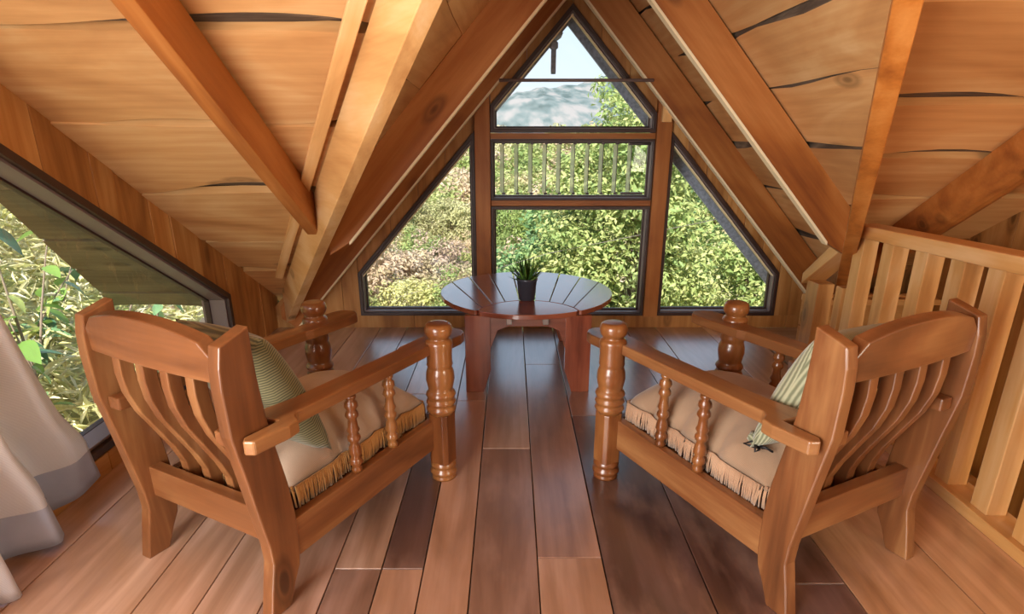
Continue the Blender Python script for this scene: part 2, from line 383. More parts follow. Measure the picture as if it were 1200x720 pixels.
def live_plank(name, A, B, Cc, D, nrm, parent, n=12, amp=.014, wane=.055, th=.045, seed=0, m=None, color=None, bands=((.5, .1),)):
    """A-B near edge, D-C far edge (grain along A->B); far edge keeps its bark-side wane"""
    rr = random.Random(seed); A, B, Cc, D = map(Vector, (A, B, Cc, D)); nrm = Vector(nrm)
    X = (B - A).normalized(); Zv = nrm; Yv = Zv.cross(X).normalized(); X = Yv.cross(Zv)
    c = (A + B + Cc + D) / 4; R = Matrix((X, Yv, Zv)).transposed().to_4x4(); R.translation = c; I = R.inverted()
    width = ((D - A) - X * (D - A).dot(X)).length
    ph = [rr.uniform(0, 6.3) for _ in range(8)]
    L = (B - A).length
    rows = [[], [], [], []]; dz = rr.uniform(-.004, .012)
    A, B, Cc, D = (q + Zv * dz for q in (A, B, Cc, D))
    for i in range(n + 1):
        u = i / n; s = u * L
        w0 = amp * (math.sin(s * 2.1 + ph[0]) + .5 * math.sin(s * 5.3 + ph[1])) - .006
        w1 = amp * (math.sin(s * 1.7 + ph[2]) + .6 * math.sin(s * 6.1 + ph[3]))
        wn = max(.007, wane * (.42 + .6 * math.sin(s * 1.9 + ph[4]) + .5 * math.sin(s * 4.3 + ph[5])))
        lo, hi = A + (B - A) * u, D + (Cc - D) * u; t = (hi - lo) / max(width, 1e-4)
        p0 = lo + t * w0; p1 = hi + t * (w1 - wn); p2 = hi + t * w1
        rows[0].append(I @ (p0 + Zv * th)); rows[1].append(I @ p0); rows[2].append(I @ p1); rows[3].append(I @ (p2 + Zv * th * .85))
    vs = sum(rows, []); k = n + 1; fs = []; mi = []
    for i in range(n):
        for r, mm in ((0, 0), (1, 0), (2, 1)):
            fs.append([r * k + i, (r + 1) * k + i, (r + 1) * k + i + 1, r * k + i + 1]); mi.append(mm)
        fs.append([3 * k + i, i, i + 1, 3 * k + i + 1]); mi.append(0)
    o = mesh(name, vs, fs, [m or M['ceil'], M['bark']], parent, R, fmi=mi); 
    if color: o.color = color
    return o

# ------------------------------------------------------------------ ceiling
ceiling = empty('ceiling', label='sloping plank ceiling of the attic with valley beams, rafters and live-edge boards', kind='structure')
xe = lambda y: -2.75 - .4 * max(0, y - 3.2)           # eave edge outside the left wall
ysL = [.0, .52, 1.02, 1.55, 2.09, 2.22, 2.68, 3.2, 3.77, 4.25, 4.7, 5.05]
for i in range(len(ysL) - 1):
    y0, y1 = ysL[i], ysL[i + 1]
    f = lambda y: XR - max(vd(y), -.0)
    if y1 <= .75: continue
    live_plank('plank', (XL - .03, y0, zmain(y0)), (f(y0), y0, zmain(y0)), (f(y1), y1, zmain(y1)), (XL - .03, y1, zmain(y1)), NM, ceiling, seed=i, wane=.075 if y0 > .5 else .02, n=22)
    live_plank('eave_plank', (xe(y0), y0, zmain(y0)), (XL - .032, y0, zmain(y0)), (XL - .032, y1, zmain(y1)), (xe(y1), y1, zmain(y1)), NM, ceiling, seed=200 + i, n=8, m=M['eave'])
ysR = [.0, .52, 1.02, 1.55, 2.09, 2.55, 2.90, 3.25, 3.72, 4.2, 4.7, 5.05]
for i in range(len(ysR) - 1):
    y0, y1 = ysR[i], ysR[i + 1]
    f = lambda y: XR + max(vd(y), 0)
    if y1 <= .75: continue
    live_plank('plank', (f(y0), y0, zmain(y0)), (3.5, y0, zmain(y0)), (3.5, y1, zmain(y1)), (f(y1), y1, zmain(y1)), NM, ceiling, seed=40 + i, wane=.06, n=18, color=(.86, .76, .68, 1))
for i, (y0, y1) in enumerate([(-.9, -.4), (-.4, .15), (.15, .7)]):
    live_plank('plank', (-2.75, y0, zmain(y0)), (3.5, y0, zmain(y0)), (3.5, y1, zmain(y1)), (-2.75, y1, zmain(y1)), NM, ceiling, seed=70 + i, wane=.02)
# rear slope behind the camera
zr = zmain(YRIDGE); NB_ = Vector((0, -SM, 1)).normalized()
for i in range(7):
    y0 = YRIDGE - i * .62; y1 = y0 - .62
    live_plank('plank', (3.5, y0, zr - SM * (YRIDGE - y0)), (-2.75, y0, zr - SM * (YRIDGE - y0)), (-2.75, y1, zr - SM * (YRIDGE - y1)), (3.5, y1, zr - SM * (YRIDGE - y1)), NB_, ceiling, seed=80 + i, wane=.02)
# dormer slopes: slabs along the depth
ds = [0, .2, .44, .69, .93, 1.18, 1.46, 1.74, 2.02, 2.36]
yv = lambda d: (ZM - ZR) / SM + d * SD / SM
for sgn in (-1, 1):
    for i in range(len(ds) - 1):
        d0, d1 = ds[i], ds[i + 1]; ye = 5.24
        p = lambda d, y: (XR + sgn * d, y, ZR - SD * d)
        if sgn < 0:
            live_plank('plank', p(d1, ye), p(d1, min(yv(d1), ye - .05)), p(d0, yv(d0)), p(d0, ye), NDL, ceiling, seed=100 + i, wane=.045, n=14)
        else:
            live_plank('plank', p(d1, min(yv(d1), ye - .05)), p(d1, ye), p(d0, ye), p(d0, yv(d0)), NDR, ceiling, seed=120 + i, wane=.05, n=14)
# weather skin above the boards
off = .06
def skin(poly, nrm):
    n = Vector(nrm); slab('roof_sheet', [Vector(p) + n * off for p in poly], n * .02, (1, 0, 0), M['roof'], ceiling)
y0 = (ZM - ZR) / SM
skin([(-2.7, y0, zmain(y0)), (XR, y0, zmain(y0)), (XR - vd(5.05), 5.05, zmain(5.05)), (xe(5.05) + .05, 5.05, zmain(5.05)), (xe(3.2), 3.2, zmain(3.2))], NM)
skin([(XR, y0, zmain(y0)), (3.5, y0, zmain(y0)), (3.5, 5.05, zmain(5.05)), (XR + vd(5.05), 5.05, zmain(5.05))], NM)
skin([(-2.75, YRIDGE, zr), (3.5, YRIDGE, zr), (3.5, y0, zmain(y0)), (-2.75, y0, zmain(y0))], NM)
skin([(-2.75, -5.2, zr - SM * 4.3), (3.5, -5.2, zr - SM * 4.3), (3.5, YRIDGE, zr), (-2.75, YRIDGE, zr)], NB_)
for sgn, nn in ((-1, NDL), (1, NDR)):
    skin([(XR, y0, ZR), (XR + sgn * 2.36, yv(2.36), ZR - SD * 2.36), (XR + sgn * 2.36, 5.2, ZR - SD * 2.36), (XR, 5.2, ZR)], nn)
slab('ridge_cap', [(XR - .3, y0, ZR - .27), (XR, y0, ZR + .16), (XR + .3, y0, ZR - .27), (XR + .25, y0, ZR - .1), (XR, y0, ZR + .22), (XR - .25, y0, ZR - .1)][1:2] + [(XR + .25, y0 - .1, ZR - .12), (XR, y0 - .1, ZR + .24), (XR - .25, y0 - .1, ZR - .12)], (0, 5.4 - y0, 0), (0, 1, 0), M['roof'], ceiling)
# rafters of the dormer: deep boards standing under the slope
BZ = .48; RD = .32                                                   # vertical depth
for yy, th in ((3.42, .06), (4.60, .07)):
    for sgn in (-1, 1):
        dmax = vd(yy) - .02 if yy < 4 else 2.3
        q = lambda d, dz: (XR + sgn * d, yy, ZR - SD * d - dz)
        slab('rafter', [q(0, .0), q(dmax, .0), q(dmax, RD * .8 if yy < 4 else .1), q(dmax - .12, RD), q(0, RD)], (0, th, 0), (sgn, 0, -SD), M['beam'], ceiling, .003)
        slab('edge_highlight', [Vector(v) - Vector((0, .006, 0)) for v in (q(0, RD - .008), q(dmax - .12, RD - .008), q(dmax - .12, RD + .012), q(0, RD + .012))], (0, th, 0), (sgn, 0, -SD), M['cream'], ceiling, .0, label='cream highlight strip along the lower edge of a rafter')  # cream strip stands in for window light catching the rafter's lower edge
# valley beams
for sgn in (-1, 1):
    y1, y2 = .75, 4.66
    a = Vector((XR + sgn * vd(y1), y1, zmain(y1) + .02)); b = Vector((XR + sgn * vd(y2), y2, zmain(y2) + .02))
    X = (b - a).normalized(); hz = Vector((-(b - a).y, (b - a).x, 0)).normalized(); W = .036 if sgn > 0 else .031
    if sgn < 0: a = a + hz * .05; b = b + hz * .05
    slab('valley_beam', [a - hz * W, b - hz * W, b + hz * W, a + hz * W], (0, 0, -.27), b - a, M['beam_pale'] if sgn < 0 else M['rail'], ceiling, .004,
         label='pale squared valley beam with knots' if sgn < 0 else None)
# batten lying against the left valley beam
a = Vector((XR - vd(1.2) - .15, 1.2, zmain(1.2))); b = Vector((XR - vd(4.3) - .15, 4.3, zmain(4.3)))
beam('batten', a, b, .055, .03, NM, M['beam_pale'], ceiling)
# main-roof rafters
beam('rafter', (-1.065, -.9, zmain(-.9)), (-1.065, 3.32, zmain(3.32)), .07, .172, NM, M['beam'], ceiling)
a = Vector((2.15, 1.2, zmain(1.2))); b = Vector((2.43, 4.55, zmain(4.55)))
X = (b - a).normalized(); Wd = X.cross(NM).normalized(); prof = []
for k in range(13):
    t = math.pi * k / 12; prof.append((.085 * math.cos(t), -.05 - .12 * math.sin(t)))
prof = [(.085, 0)] + prof + [(-.085, 0)]
slab('log_rafter', [a + Wd * p + NM * q for p, q in prof], b - a, b - a, M['beam'], ceiling, .003, label='rounded log rafter')
o = ceiling.children[-1]
for pl in o.data.polygons: pl.use_smooth = len(pl.vertices) == 4
# the extruded log has its grain along local Z: use the Z-grain wood
M['logz'] = wood('log_wood', '#8a4a1c', '#b9702f', '#d08c48', .45, axis='Z', knots=.3, var=.1)
o.data.materials[0] = M['logz']

# barge boards under the outer edge of the dormer roof
for sgn in (-1, 1):
    q = lambda d, dz: (XR + sgn * d, 5.17, ZR - SD * d - dz)
    slab('barge_board', [q(0, -.02), q(2.3, -.02), q(2.3, BZ), q(0, BZ)], (0, .035, 0), (sgn, 0, -SD), M['grey'], ceiling, .002, label='grey weathered outer barge board')

# ------------------------------------------------------------------ gable wall
wf = empty('wall_front', label='front gable wall of orange boards and posts around the five-part window', kind='structure')
G = lambda x, z, d: (x, YW + d, z)
def boards(poly, ax, cuts, name='board', d0=0, d1=.06, m=None, grain=None):
    for a, b in zip(cuts[:-1], cuts[1:]):
        q = clip(poly, ax, a + .0015, b - .0015)
        if len(q) > 2:
            dd = random.uniform(-.004, .004)
            slab(name, [G(x, z, d0 + dd) for x, z in q], (0, d1 - d0, 0), grain or ((0, 0, 1) if ax == 0 else (1, 0, 0)), m or M['wallb'], wf, .002)
rl = lambda x: zdorm(x) + .03
PL0, PL1, PR0, PR1 = -.27, -.152, 1.098, 1.212            # post edges
WL = [(-1.24, .105), (PL0, .105), (PL0, 1.565), (-1.24, .463)]
WR = [(PR1, .105), (2.19, .105), (2.185, .468), (PR1, 1.565)]
WT = [(PL1, 1.545), (PR0, 1.545), (PR0, 1.685), (.445, 2.415), (PL1, 1.74)]
WB = [(PL1, .105), (PR0, .105), (PR0, 1.0), (PL1, 1.0)]
WM = [(PL1, 1.045), (PR0, 1.045), (PR0, 1.5), (PL1, 1.5)]
boards([(-2.0, 0), (2.95, 0), (2.95, .105), (-2.0, .105)], 0, [-2.0, -1.7, -.8, .1, .95, 1.6, 2.3, 2.95])
boards([(-1.24, .105), (-1.24, rl(-1.24)), (-2.02, .105)], 0, [-2.02, -1.72, -1.55, -1.38, -1.24])
boards([(2.19, .105), (2.92, .105), (2.92, .12), (2.19, rl(2.19))], 0, [2.19, 2.3, 2.47, 2.66, 2.92])
boards([(-1.24, .463), (PL0, 1.565), (PL0, rl(PL0)), (-1.24, rl(-1.24))], 0, [-1.24, -.95, -.72, -.5, PL0], d0=.01)
boards([(2.19, .463), (PR1, 1.565), (PR1, rl(PR1)), (2.19, rl(2.19))], 0, [PR1, 1.36, 1.52, 1.7, 1.86, 2.03, 2.19], d0=.01)
boards([(PL1, 1.74), (.445, 2.415), (.445, rl(.445)), (PL1, rl(PL1))], 0, [PL1, .12, .445], d0=.012)
boards([(PR0, 1.685), (.445, 2.415), (.445, rl(.445)), (PR0, rl(PR0))], 0, [.445, .66, .88, PR0], d0=.012)
boards([(PL0, .105), (PL1, .105), (PL1, rl(PL1)), (PL0, rl(PL0))], 0, [PL0, PL1], 'post', -.04, .1, M['beam'])
boards([(PR0, .105), (PR1, .105), (PR1, rl(PR1)), (PR0, rl(PR0))], 0, [PR0, PR1], 'post', -.04, .1, M['beam'])
boards([(PL1, 1.0), (PR0, 1.0), (PR0, 1.045), (PL1, 1.045)], 1, [1.0, 1.045], 'transom', -.0, .09, M['beam'])
boards([(PL1, 1.5), (PR0, 1.5), (PR0, 1.545), (PL1, 1.545)], 1, [1.5, 1.545], 'transom', -.0, .09, M['beam'])
box('bracket', (1.12, YW - .09, 1.62), (1.19, YW - .04, 1.78), M['beam_pale'], wf, 'Z')
# metal tie rod across the gable
tr = tubes('tie_rod', [([(-.08, 4.59, 1.90), (1.02, 4.59, 1.90)], .0115)], M['rod'], None, 10)
props(tr, 'thin dark metal tie rod spanning the top of the gable window', 'rod')

def window(n, poly, label, fn=G, gm='glass', wd=.036, d0=-.012, d1=.13, cream=()):
    r = empty('window_%d' % n, label=label, kind='structure')
    ring('frame', poly, wd * .76, fn, d0, d1, M['frame'], r)
    ring('liner', inset(poly, wd * .75), wd * .27, fn, d0 + .025, d1, M['reveal'], r, .002, label='grey window liner')
    p2 = inset(poly, wd - .002); ring('sash', p2, .014, fn, d1 - .055, d1 - .02, M['frame'], r, .002)
    p3 = inset(p2, .012)
    mesh('pane', [fn(*p, d1 - .04) for p in p3] + [fn(*p, d1 - .036) for p in p3],
         [list(range(len(p3))), list(range(len(p3), 2 * len(p3)))[::-1]] + [[i, len(p3) + i, len(p3) + (i + 1) % len(p3), (i + 1) % len(p3)] for i in range(len(p3))], M[gm], r)
    for a, b in cream:
        A, B = Vector(fn(*a, .02)), Vector(fn(*b, .02)); t = (B - A).normalized(); nn = Vector((0, 1, 0)).cross(t)
        if nn.z > 0: nn = -nn
        slab('seal_strip', [A + nn * .043, B + nn * .043, B + nn * .052, A + nn * .052], (0, .05, 0), t, M['cream'], r, label='cream seal strip')
    return r
window(1, WL, 'left sloped window of the gable, looking on the scrubby hillside', cream=[(WL[3], WL[2])])
window(2, WB, 'large lower middle window pane behind the round table', wd=.026)
w3 = window(3, WM, 'middle band window with ten vertical glass louvres', wd=.02)
window(4, WT, 'pointed five-sided window at the top of the gable', cream=[(WT[2], WT[3]), (WT[3], WT[4])])
window(5, WR, 'right sloped window of the gable, filled by the near tree', cream=[(WR[3], WR[2])])
# louvres of the middle band
x0, x1 = PL1 + .10, PR0 - .17
for k in range(10):
    x = x0 + (x1 - x0) * k / 9
    box('louvre', (x - .028, YW + .03, 1.10), (x, YW + .036, 1.462), M['louvre'], w3, 'Z', 0)
    box('louvre_edge', (x, YW + .025, 1.092), (x + .0045, YW + .04, 1.47), M['metal'], w3, 'Z', .001)
    for zz in (1.088, 1.462): box('clip', (x - .012, YW + .015, zz), (x + .012, YW + .04, zz + .014), M['metal'], w3, 'X', 0)
for zz, xx in ((1.456, .9), (1.088, .86)): box('latch', (xx, YW + .0, zz), (xx + .17, YW + .03, zz + .018), M['metal'], w3)

# ------------------------------------------------------------------ left wall with its long sloped window
wl = empty('wall_left', label='left attic wall of vertical orange boards above the sloped window', kind='structure')
LW = lambda y, z, d: (XL - d, y, z)
def wboards(poly, cuts, fn, root, ext, m=None):
    for a, b in zip(cuts[:-1], cuts[1:]):
        q = clip(poly, 0, a + .0015, b - .0015)
        if len(q) > 2:
            dd = random.uniform(-.008, .008)
            slab('board', [fn(y, z, dd) for y, z in q], ext, (0, 0, 1), m or M['wallb'], root, .002)
zt = lambda y: 1.504 - .634 * (y - 2.373)                 # window's top edge
yA, yB = .9, 3.968
cuts = [.9, 1.2, 1.5, 1.78, 2.05, 2.32, 2.56, 2.85, 3.0, 3.25, 3.42, 3.68, 3.968]
wboards([(yA, zt(yA)), (yB, zt(yB)), (yB, zmain(yB) + .03), (yA, zmain(yA) + .03)], cuts, LW, wl, (-.06, 0, 0))
wboards([(yB, 0), (4.8, 0), (4.8, zmain(4.8) + .03), (yB, zmain(yB) + .03)], [3.968, 4.2, 4.48, 4.8], LW, wl, (-.06, 0, 0))
wboards([(-5, 0), (yA, 0), (yA, zmain(yA) + .03), (YRIDGE, zr + .03), (-5, zr - SM * 4.1)], [-5, -4, -3, -2, -1, -.3, .3, .9], LW, wl, (-.06, 0, 0))
for a, b in ((.9, 1.7), (1.7, 2.52), (2.52, 3.3), (3.3, 4.0)):
    box('skirting', (XL - .06, a, 0), (XL + .012, b - .004, .098), M['wallb'], wl, 'Y')
LWP = [(yA, .105), (yB, .105), (yB, zt(yB)), (yA, zt(yA))]
window(6, LWP, 'long sloped window in the left wall with dirty glass beside the curtain', LW, 'dirty', .05, -.015, .17)
box('sill', (XL - .12, 1.0, .155), (XL - .0, 3.9, .165), M['reveal'], bpy.data.objects['window_6'], 'Y')

# ------------------------------------------------------------------ right wall, rear wall
wr = empty('wall_right', label='right wall of dark vertical boards beyond the stairwell', kind='structure')
RW = lambda y, z, d: (XRT + d, y, z)
wboards([(-5, -2.4), (4.8, -2.4), (4.8, zmain(4.8) + .03), (YRIDGE, zr + .03), (-5, zr - SM * 4.1)], [-5, -4.2, -3.4, -2.6, -1.8, -1, -.4, .2, .7, 1.1, 1.45, 1.75, 2.1, 2.4, 2.75, 3.05, 3.38, 3.7, 4.0, 4.3, 4.55, 4.8], RW, wr, (.06, 0, 0))
wb = empty('wall_rear', label='rear wall of the attic behind the viewpoint', kind='structure')
for k in range(12):
    box('board', (XL + k * .4, -5.0, 0), (XL + k * .4 + .395, -4.94, 1.25), M['wallb'], wb, 'Z')
# ------------------------------------------------------------------ floor
fl = empty('floor', label='glossy varnished floor of wide reddish brown planks running to the window', kind='structure')
xs = [-1.95, -1.74, -1.29, -1.08, -.86, -.66, -.482, -.325, -.145, .104, .352, .706, .96, 1.215, 1.615, 1.95]
joints = {6: [1.827, 2.75], 5: [1.827, 3.4], 8: [2.722], 9: [1.888, 3.9], 7: [3.3], 10: [3.1], 11: [2.6, 4.0], 2: [2.9], 3: [3.2], 4: [2.2], 12: [1.75, 3.5], 13: [3.0], 14: [2.6], 1: [2.4]}
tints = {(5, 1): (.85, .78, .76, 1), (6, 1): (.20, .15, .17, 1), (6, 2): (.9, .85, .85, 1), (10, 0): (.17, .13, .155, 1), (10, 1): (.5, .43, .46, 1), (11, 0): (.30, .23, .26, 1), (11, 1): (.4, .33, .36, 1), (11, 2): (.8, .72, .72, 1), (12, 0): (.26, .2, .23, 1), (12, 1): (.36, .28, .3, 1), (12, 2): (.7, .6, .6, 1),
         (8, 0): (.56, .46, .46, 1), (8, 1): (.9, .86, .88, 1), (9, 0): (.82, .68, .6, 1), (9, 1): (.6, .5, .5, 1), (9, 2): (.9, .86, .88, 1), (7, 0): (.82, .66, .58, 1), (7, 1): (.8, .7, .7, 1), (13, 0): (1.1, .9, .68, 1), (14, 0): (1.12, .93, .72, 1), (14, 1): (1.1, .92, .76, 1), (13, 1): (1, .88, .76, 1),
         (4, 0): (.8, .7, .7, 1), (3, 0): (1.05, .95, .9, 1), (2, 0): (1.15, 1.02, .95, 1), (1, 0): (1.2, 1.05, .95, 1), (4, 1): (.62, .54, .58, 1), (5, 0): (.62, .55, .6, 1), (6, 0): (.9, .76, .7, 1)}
for i in range(len(xs) - 1):
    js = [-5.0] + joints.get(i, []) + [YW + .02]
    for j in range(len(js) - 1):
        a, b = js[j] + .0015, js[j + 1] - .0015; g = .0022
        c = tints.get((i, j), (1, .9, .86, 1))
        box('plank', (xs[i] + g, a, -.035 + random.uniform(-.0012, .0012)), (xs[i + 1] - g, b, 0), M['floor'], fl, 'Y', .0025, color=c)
box('subfloor', (XL, -5, -.2), (1.97, YW, -.037), M['roof'], fl, 'Y', 0)
box('plank', (1.97, 3.86, -.035), (XRT, YW, 0), M['floor'], fl, 'X', .002)
box('plank', (1.97, -5, -.035), (XRT, .6, 0), M['floor'], fl, 'X', .002)
# stairwell below the railing
st = empty('staircase', (0, 0, 0), label='wooden steps going down in the stairwell behind the railing', cat='stairs')
for k in range(6):
    box('tread', (2.07, 3.55 - k * .26 - .27, -.22 * (k + 1) - .03), (XRT - .03, 3.55 - k * .26 + .01, -.22 * (k + 1)), M['rail'], st, 'X')
for xx in (2.0, ):
    slab('stringer', [(xx, 3.8, -.1), (xx, 3.8, -.45), (xx, 1.9, -2.1), (xx, 1.9, -1.75)], (.04, 0, 0), (0, 1, .9), M['wallb'], st, .002)
tw = empty('trim_1', label='knee wall of horizontal boards at the far end of the stairwell', kind='structure')
for k in range(9):
    z0 = -1.5 + k * .225
    box('board', (1.98, 3.86 + random.uniform(-.006, .006), z0), (XRT, 3.90, z0 + .218), M['wallb'], tw, 'X')
box('ledge', (2.0, 3.80, .46), (XRT, 3.95, .50), M['rail'], tw, 'X')
yb = box('yellow_board', (2.40, 3.40, -.36), (2.44, 3.50, -.02), M['yellow'], None, 'Z')
props(yb, 'small bright yellow board standing down in the stairwell', 'board')

# ------------------------------------------------------------------ railing
ra = empty('railing', (1.95, 2.6, 0), label='pale sawn wood railing with square balusters along the stairwell', cat='railing')
def rbox(name, lo, hi, grain='Z', **k):
    o = box(name, lo, hi, M['rail'], None, grain, .004, **k); o.location -= Vector((1.95, 2.6, 0)); o.parent = ra; return o
ztop = lambda y: 1.0 + (3.28 - y) * .035
for yc in (3.32, 3.06, 2.80, 2.56, 2.345, 2.12, 1.90, 1.67, 1.44, 1.21, .98):
    rbox('baluster', (1.955, yc - .045, .055), (2.04, yc + .045, ztop(yc) + .01))
rbox('baluster', (1.955, 3.40, .055), (2.04, 3.47, .68), label='short baluster cut below the sloping rail')
rbox('end_post', (1.945, 3.655, 0), (2.05, 3.80, .64))
def rslab(name, poly, ext, grain):
    o = slab(name, poly, ext, grain, M['rail'], None, .005); o.location -= Vector((1.95, 2.6, 0)); o.parent = ra; return o
rslab('top_rail', [(1.925, .8, ztop(.8)), (1.925, 3.30, ztop(3.3)), (1.925, 3.36, ztop(3.3) + .065), (1.925, .8, ztop(.8) + .068)], (.14, 0, 0), (0, 1, 0))
rslab('sloping_rail', [(1.925, 3.30, 1.0), (1.925, 3.84, .60), (1.925, 3.84, .67), (1.925, 3.362, 1.063)], (.14, 0, 0), (0, 1, -.7))
rbox('bottom_rail', (1.925, .8, 0), (2.07, 3.84, .055), 'Y')

# ------------------------------------------------------------------ armchairs
LEG = [(.03, .764), (.042, .763), (.049, .757), (.0535, .742), (.054, .726), (.050, .712), (.042, .702), (.040, .694), (.047, .689), (.053, .680), (.054, .668), (.052, .655), (.050, .62), (.050, .585),
       (.052, .572), (.047, .563), (.049, .556), (.055, .535), (.057, .505), (.052, .475), (.048, .455), (.051, .448), (.058, .437), (.06, .428), (.055, .417), (.05, .411), (.057, .402), (.060, .392), (.055, .382),
       (.050, .377), (.057, .368), (.060, .358), (.054, .347), (.047, .338), (.045, .331)]
FOOT = [(.042, .096), (.046, .088), (.053, .078), (.053, .066), (.045, .058), (.046, .052), (.055, .043), (.056, .032), (.048, .022), (.046, .016), (.05, .01), (.05, .0)]
SPIN = [(.014, .30), (.018, .296), (.018, .288), (.012, .28), (.02, .27), (.022, .255), (.014, .243), (.02, .232), (.022, .22), (.014, .208), (.016, .18), (.021, .165), (.014, .152), (.021, .14), (.021, .128), (.013, .116), (.018, .1), (.021, .075), (.014, .06), (.02, .05), (.022, .036), (.014, .024), (.018, .014), (.018, 0)]
Wc = .355                                                  # half width at the back posts
def post_profile():
    fr = [(.055, 0), (.085, .077), (.112, .13), (.121, .19), (.122, .33), (.108, .46), (.082, .60), (.062, .72), (.050, .85), (.046, .95), (.046, 1.018)]
    bk = [(-.058, .984), (-.07, .92), (-.073, .85), (-.068, .70), (-.040, .54), (-.016, .39), (.004, .27), (.008, .20), (-.012, .10), (-.03, 0)]
    return fr + bk
def chair(loc, rz, label):
    r = empty('armchair', loc, rz, label=label, cat='armchair', group='armchairs facing the table')
    pp = post_profile()
    for s in (-1, 1):
        # rear post
        xo, xi = s * Wc, s * (Wc - .05)
        slab('rear_post', [(xo, y, z) for y, z in pp], (xi - xo, 0, 0), (0, 0, 1), M['chair'], r, .005)
        # turned front leg
        lx, ly = s * (Wc + .012), .985
        lg = lathe('front_leg', [(q * 1.13, z) for q, z in LEG[::-1]], M['chairz'], r, (lx, ly, 0), 28)
        h, c = .050, .016; o8 = [(h, c - h), (h, h - c), (h - c, h), (c - h, h), (-h, h - c), (-h, c - h), (c - h, -h), (h - c, -h)]
        slab('block', [(x, y, .086) for x, y in o8], (0, 0, .25), (0, 0, 1), M['chairz'], lg, .003)
        lathe('foot', [(q * 1.13, z) for q, z in FOOT[::-1]], M['chairz'], lg, (0, 0, 0), 28)
        # armrest: plan outline with rounded tip and forked rear end
        xo, xi = Wc + .0, Wc - .105
        pl = [(xo + .036, 1.0), (xo + .040, 1.12), (xo + .030, 1.165), (xo + .0, 1.197), (xo - .05, 1.207), (xi + .01, 1.17), (xi, 1.10), (xi, .86), (xi + .012, .82), (xi + .012, .25), (Wc - .115, .10), (Wc - .112, -.044), (Wc - .056, -.046),
              (Wc - .056, .092), (Wc + .003, .098), (Wc + .004, -.030), (Wc + .025, -.052), (Wc + .055, -.038), (Wc + .062, .09), (Wc + .055, .135), (Wc + .02, .155), (Wc + .006, .175), (Wc + .004, .985)]
        za = lambda y: .622 + .010 * (1.2 - y) * 2
        vs = [(s * x, y, za(y)) for x, y in pl] + [(s * x, y, za(y) + .047) for x, y in pl]; n = len(pl)
        a = mesh('armrest', [(v[1], v[0], v[2]) for v in vs], [list(range(n)), list(range(n, 2 * n))] + [[i, (i + 1) % n, n + (i + 1) % n, n + i] for i in range(n)], M['chair'], r,
                 Matrix(((0, 1, 0, 0), (1, 0, 0, 0), (0, 0, 1, 0), (0, 0, 0, 1))))
        a.matrix_local = Matrix.Rotation(math.pi / 2, 4, 'Z')
        me = a.data
        for v in me.vertices: v.co.y *= -1
        recalc(a); b = a.modifiers.new('bevel', 'BEVEL'); b.width = .006; b.segments = 2; b.limit_method = 'ANGLE'
        # side rail
        box('side_rail', (min(s * (Wc - .005), s * (Wc - .045)), .09, .16), (max(s * (Wc - .005), s * (Wc - .045)), .96, .305), M['chair'], r, 'Y', .004)
        for y in (.675, .455):
            lathe('spindle', [(q * 1.2, .305 + z * (.325 / .30)) for q, z in SPIN[::-1]], M['chairz'], r, (s * (Wc - .028), y, 0), 16)
    box('front_rail', (-Wc + .03, .96, .15), (Wc - .03, 1.0, .30), M['chair'], r, 'X', .004)
    box('rear_rail', (-Wc + .045, .040, .245), (Wc - .045, .088, .368), M['chair'], r, 'X', .004)
    box('seat_base', (-Wc + .045, .06, .27), (Wc - .045, .96, .29), M['chair'], r, 'X', .002)
    # crest rail: arched, slightly reclined
    n = 14; x1 = Wc - .048; vs = []; fs = []
    for i in range(n + 1):
        t = i / n; x = -x1 + 2 * x1 * t; k = abs(2 * t - 1)
        top = 1.018 - .045 * k ** 2.2 - (.03 if k > .93 else 0)
        cv = .012 * (1 - k * k)
        for y, z in ((-.055 - cv, .862), (-.060 - cv, top), (-.012 - cv, top + .008), (-.008 - cv, .862)): vs.append((x, y, z))
    for i in range(n):
        for q in range(4): fs.append([i * 4 + q, i * 4 + (q + 1) % 4, i * 4 + 4 + (q + 1) % 4, i * 4 + 4 + q])
    fs += [[0, 3, 2, 1], [n * 4 + q for q in range(4)]]
    o = mesh('crest_rail', vs, fs, M['chair'], r, bevel=.005); recalc(o)
    # four sawn S-shaped slats
    sl = [(-.028, .875), (-.030, .80), (-.022, .73), (.004, .65), (.050, .56), (.095, .47), (.122, .40), (.128, .345), (.122, .29)]
    for k in range(4):
        x = -x1 + 2 * x1 * (k + 1) / 5
        poly = [(x - .02, y - .025, z) for y, z in sl] + [(x - .02, y + .022, z) for y, z in sl[::-1]]
        slab('slat', poly, (.04, 0, 0), (0, 0, 1), M['chair'], r, .004)
    return r
c_l = (-1.075, 1.737, 0); c_r = (1.234, 1.7585, 0)
def rear_center(bl_pt, ang, side):
    a = math.radians(ang); rd = Vector((math.sin(a), -math.cos(a), 0)); return Vector((*bl_pt, 0)) - rd * side * Wc
pL = rear_center((-.78, 1.599), 62.5, 1); pR = rear_center((.907, 1.599), 116.7, -1)
chair_l = chair(pL, math.radians(62.5 - 90), 'wooden armchair at the curtain end by the sloped window, holding the olive pillow')
def copy_tree(o, parent=None):
    c = o.copy(); C.objects.link(c)
    if parent: c.parent = parent
    for ch in o.children: copy_tree(ch, c)
    return c
chair_r = copy_tree(chair_l); chair_r.location = pR; chair_r.rotation_euler = (0, 0, math.radians(116.7 - 90))
chair_r['label'] = 'wooden armchair next to the stair railing, holding the grey-green pillow'

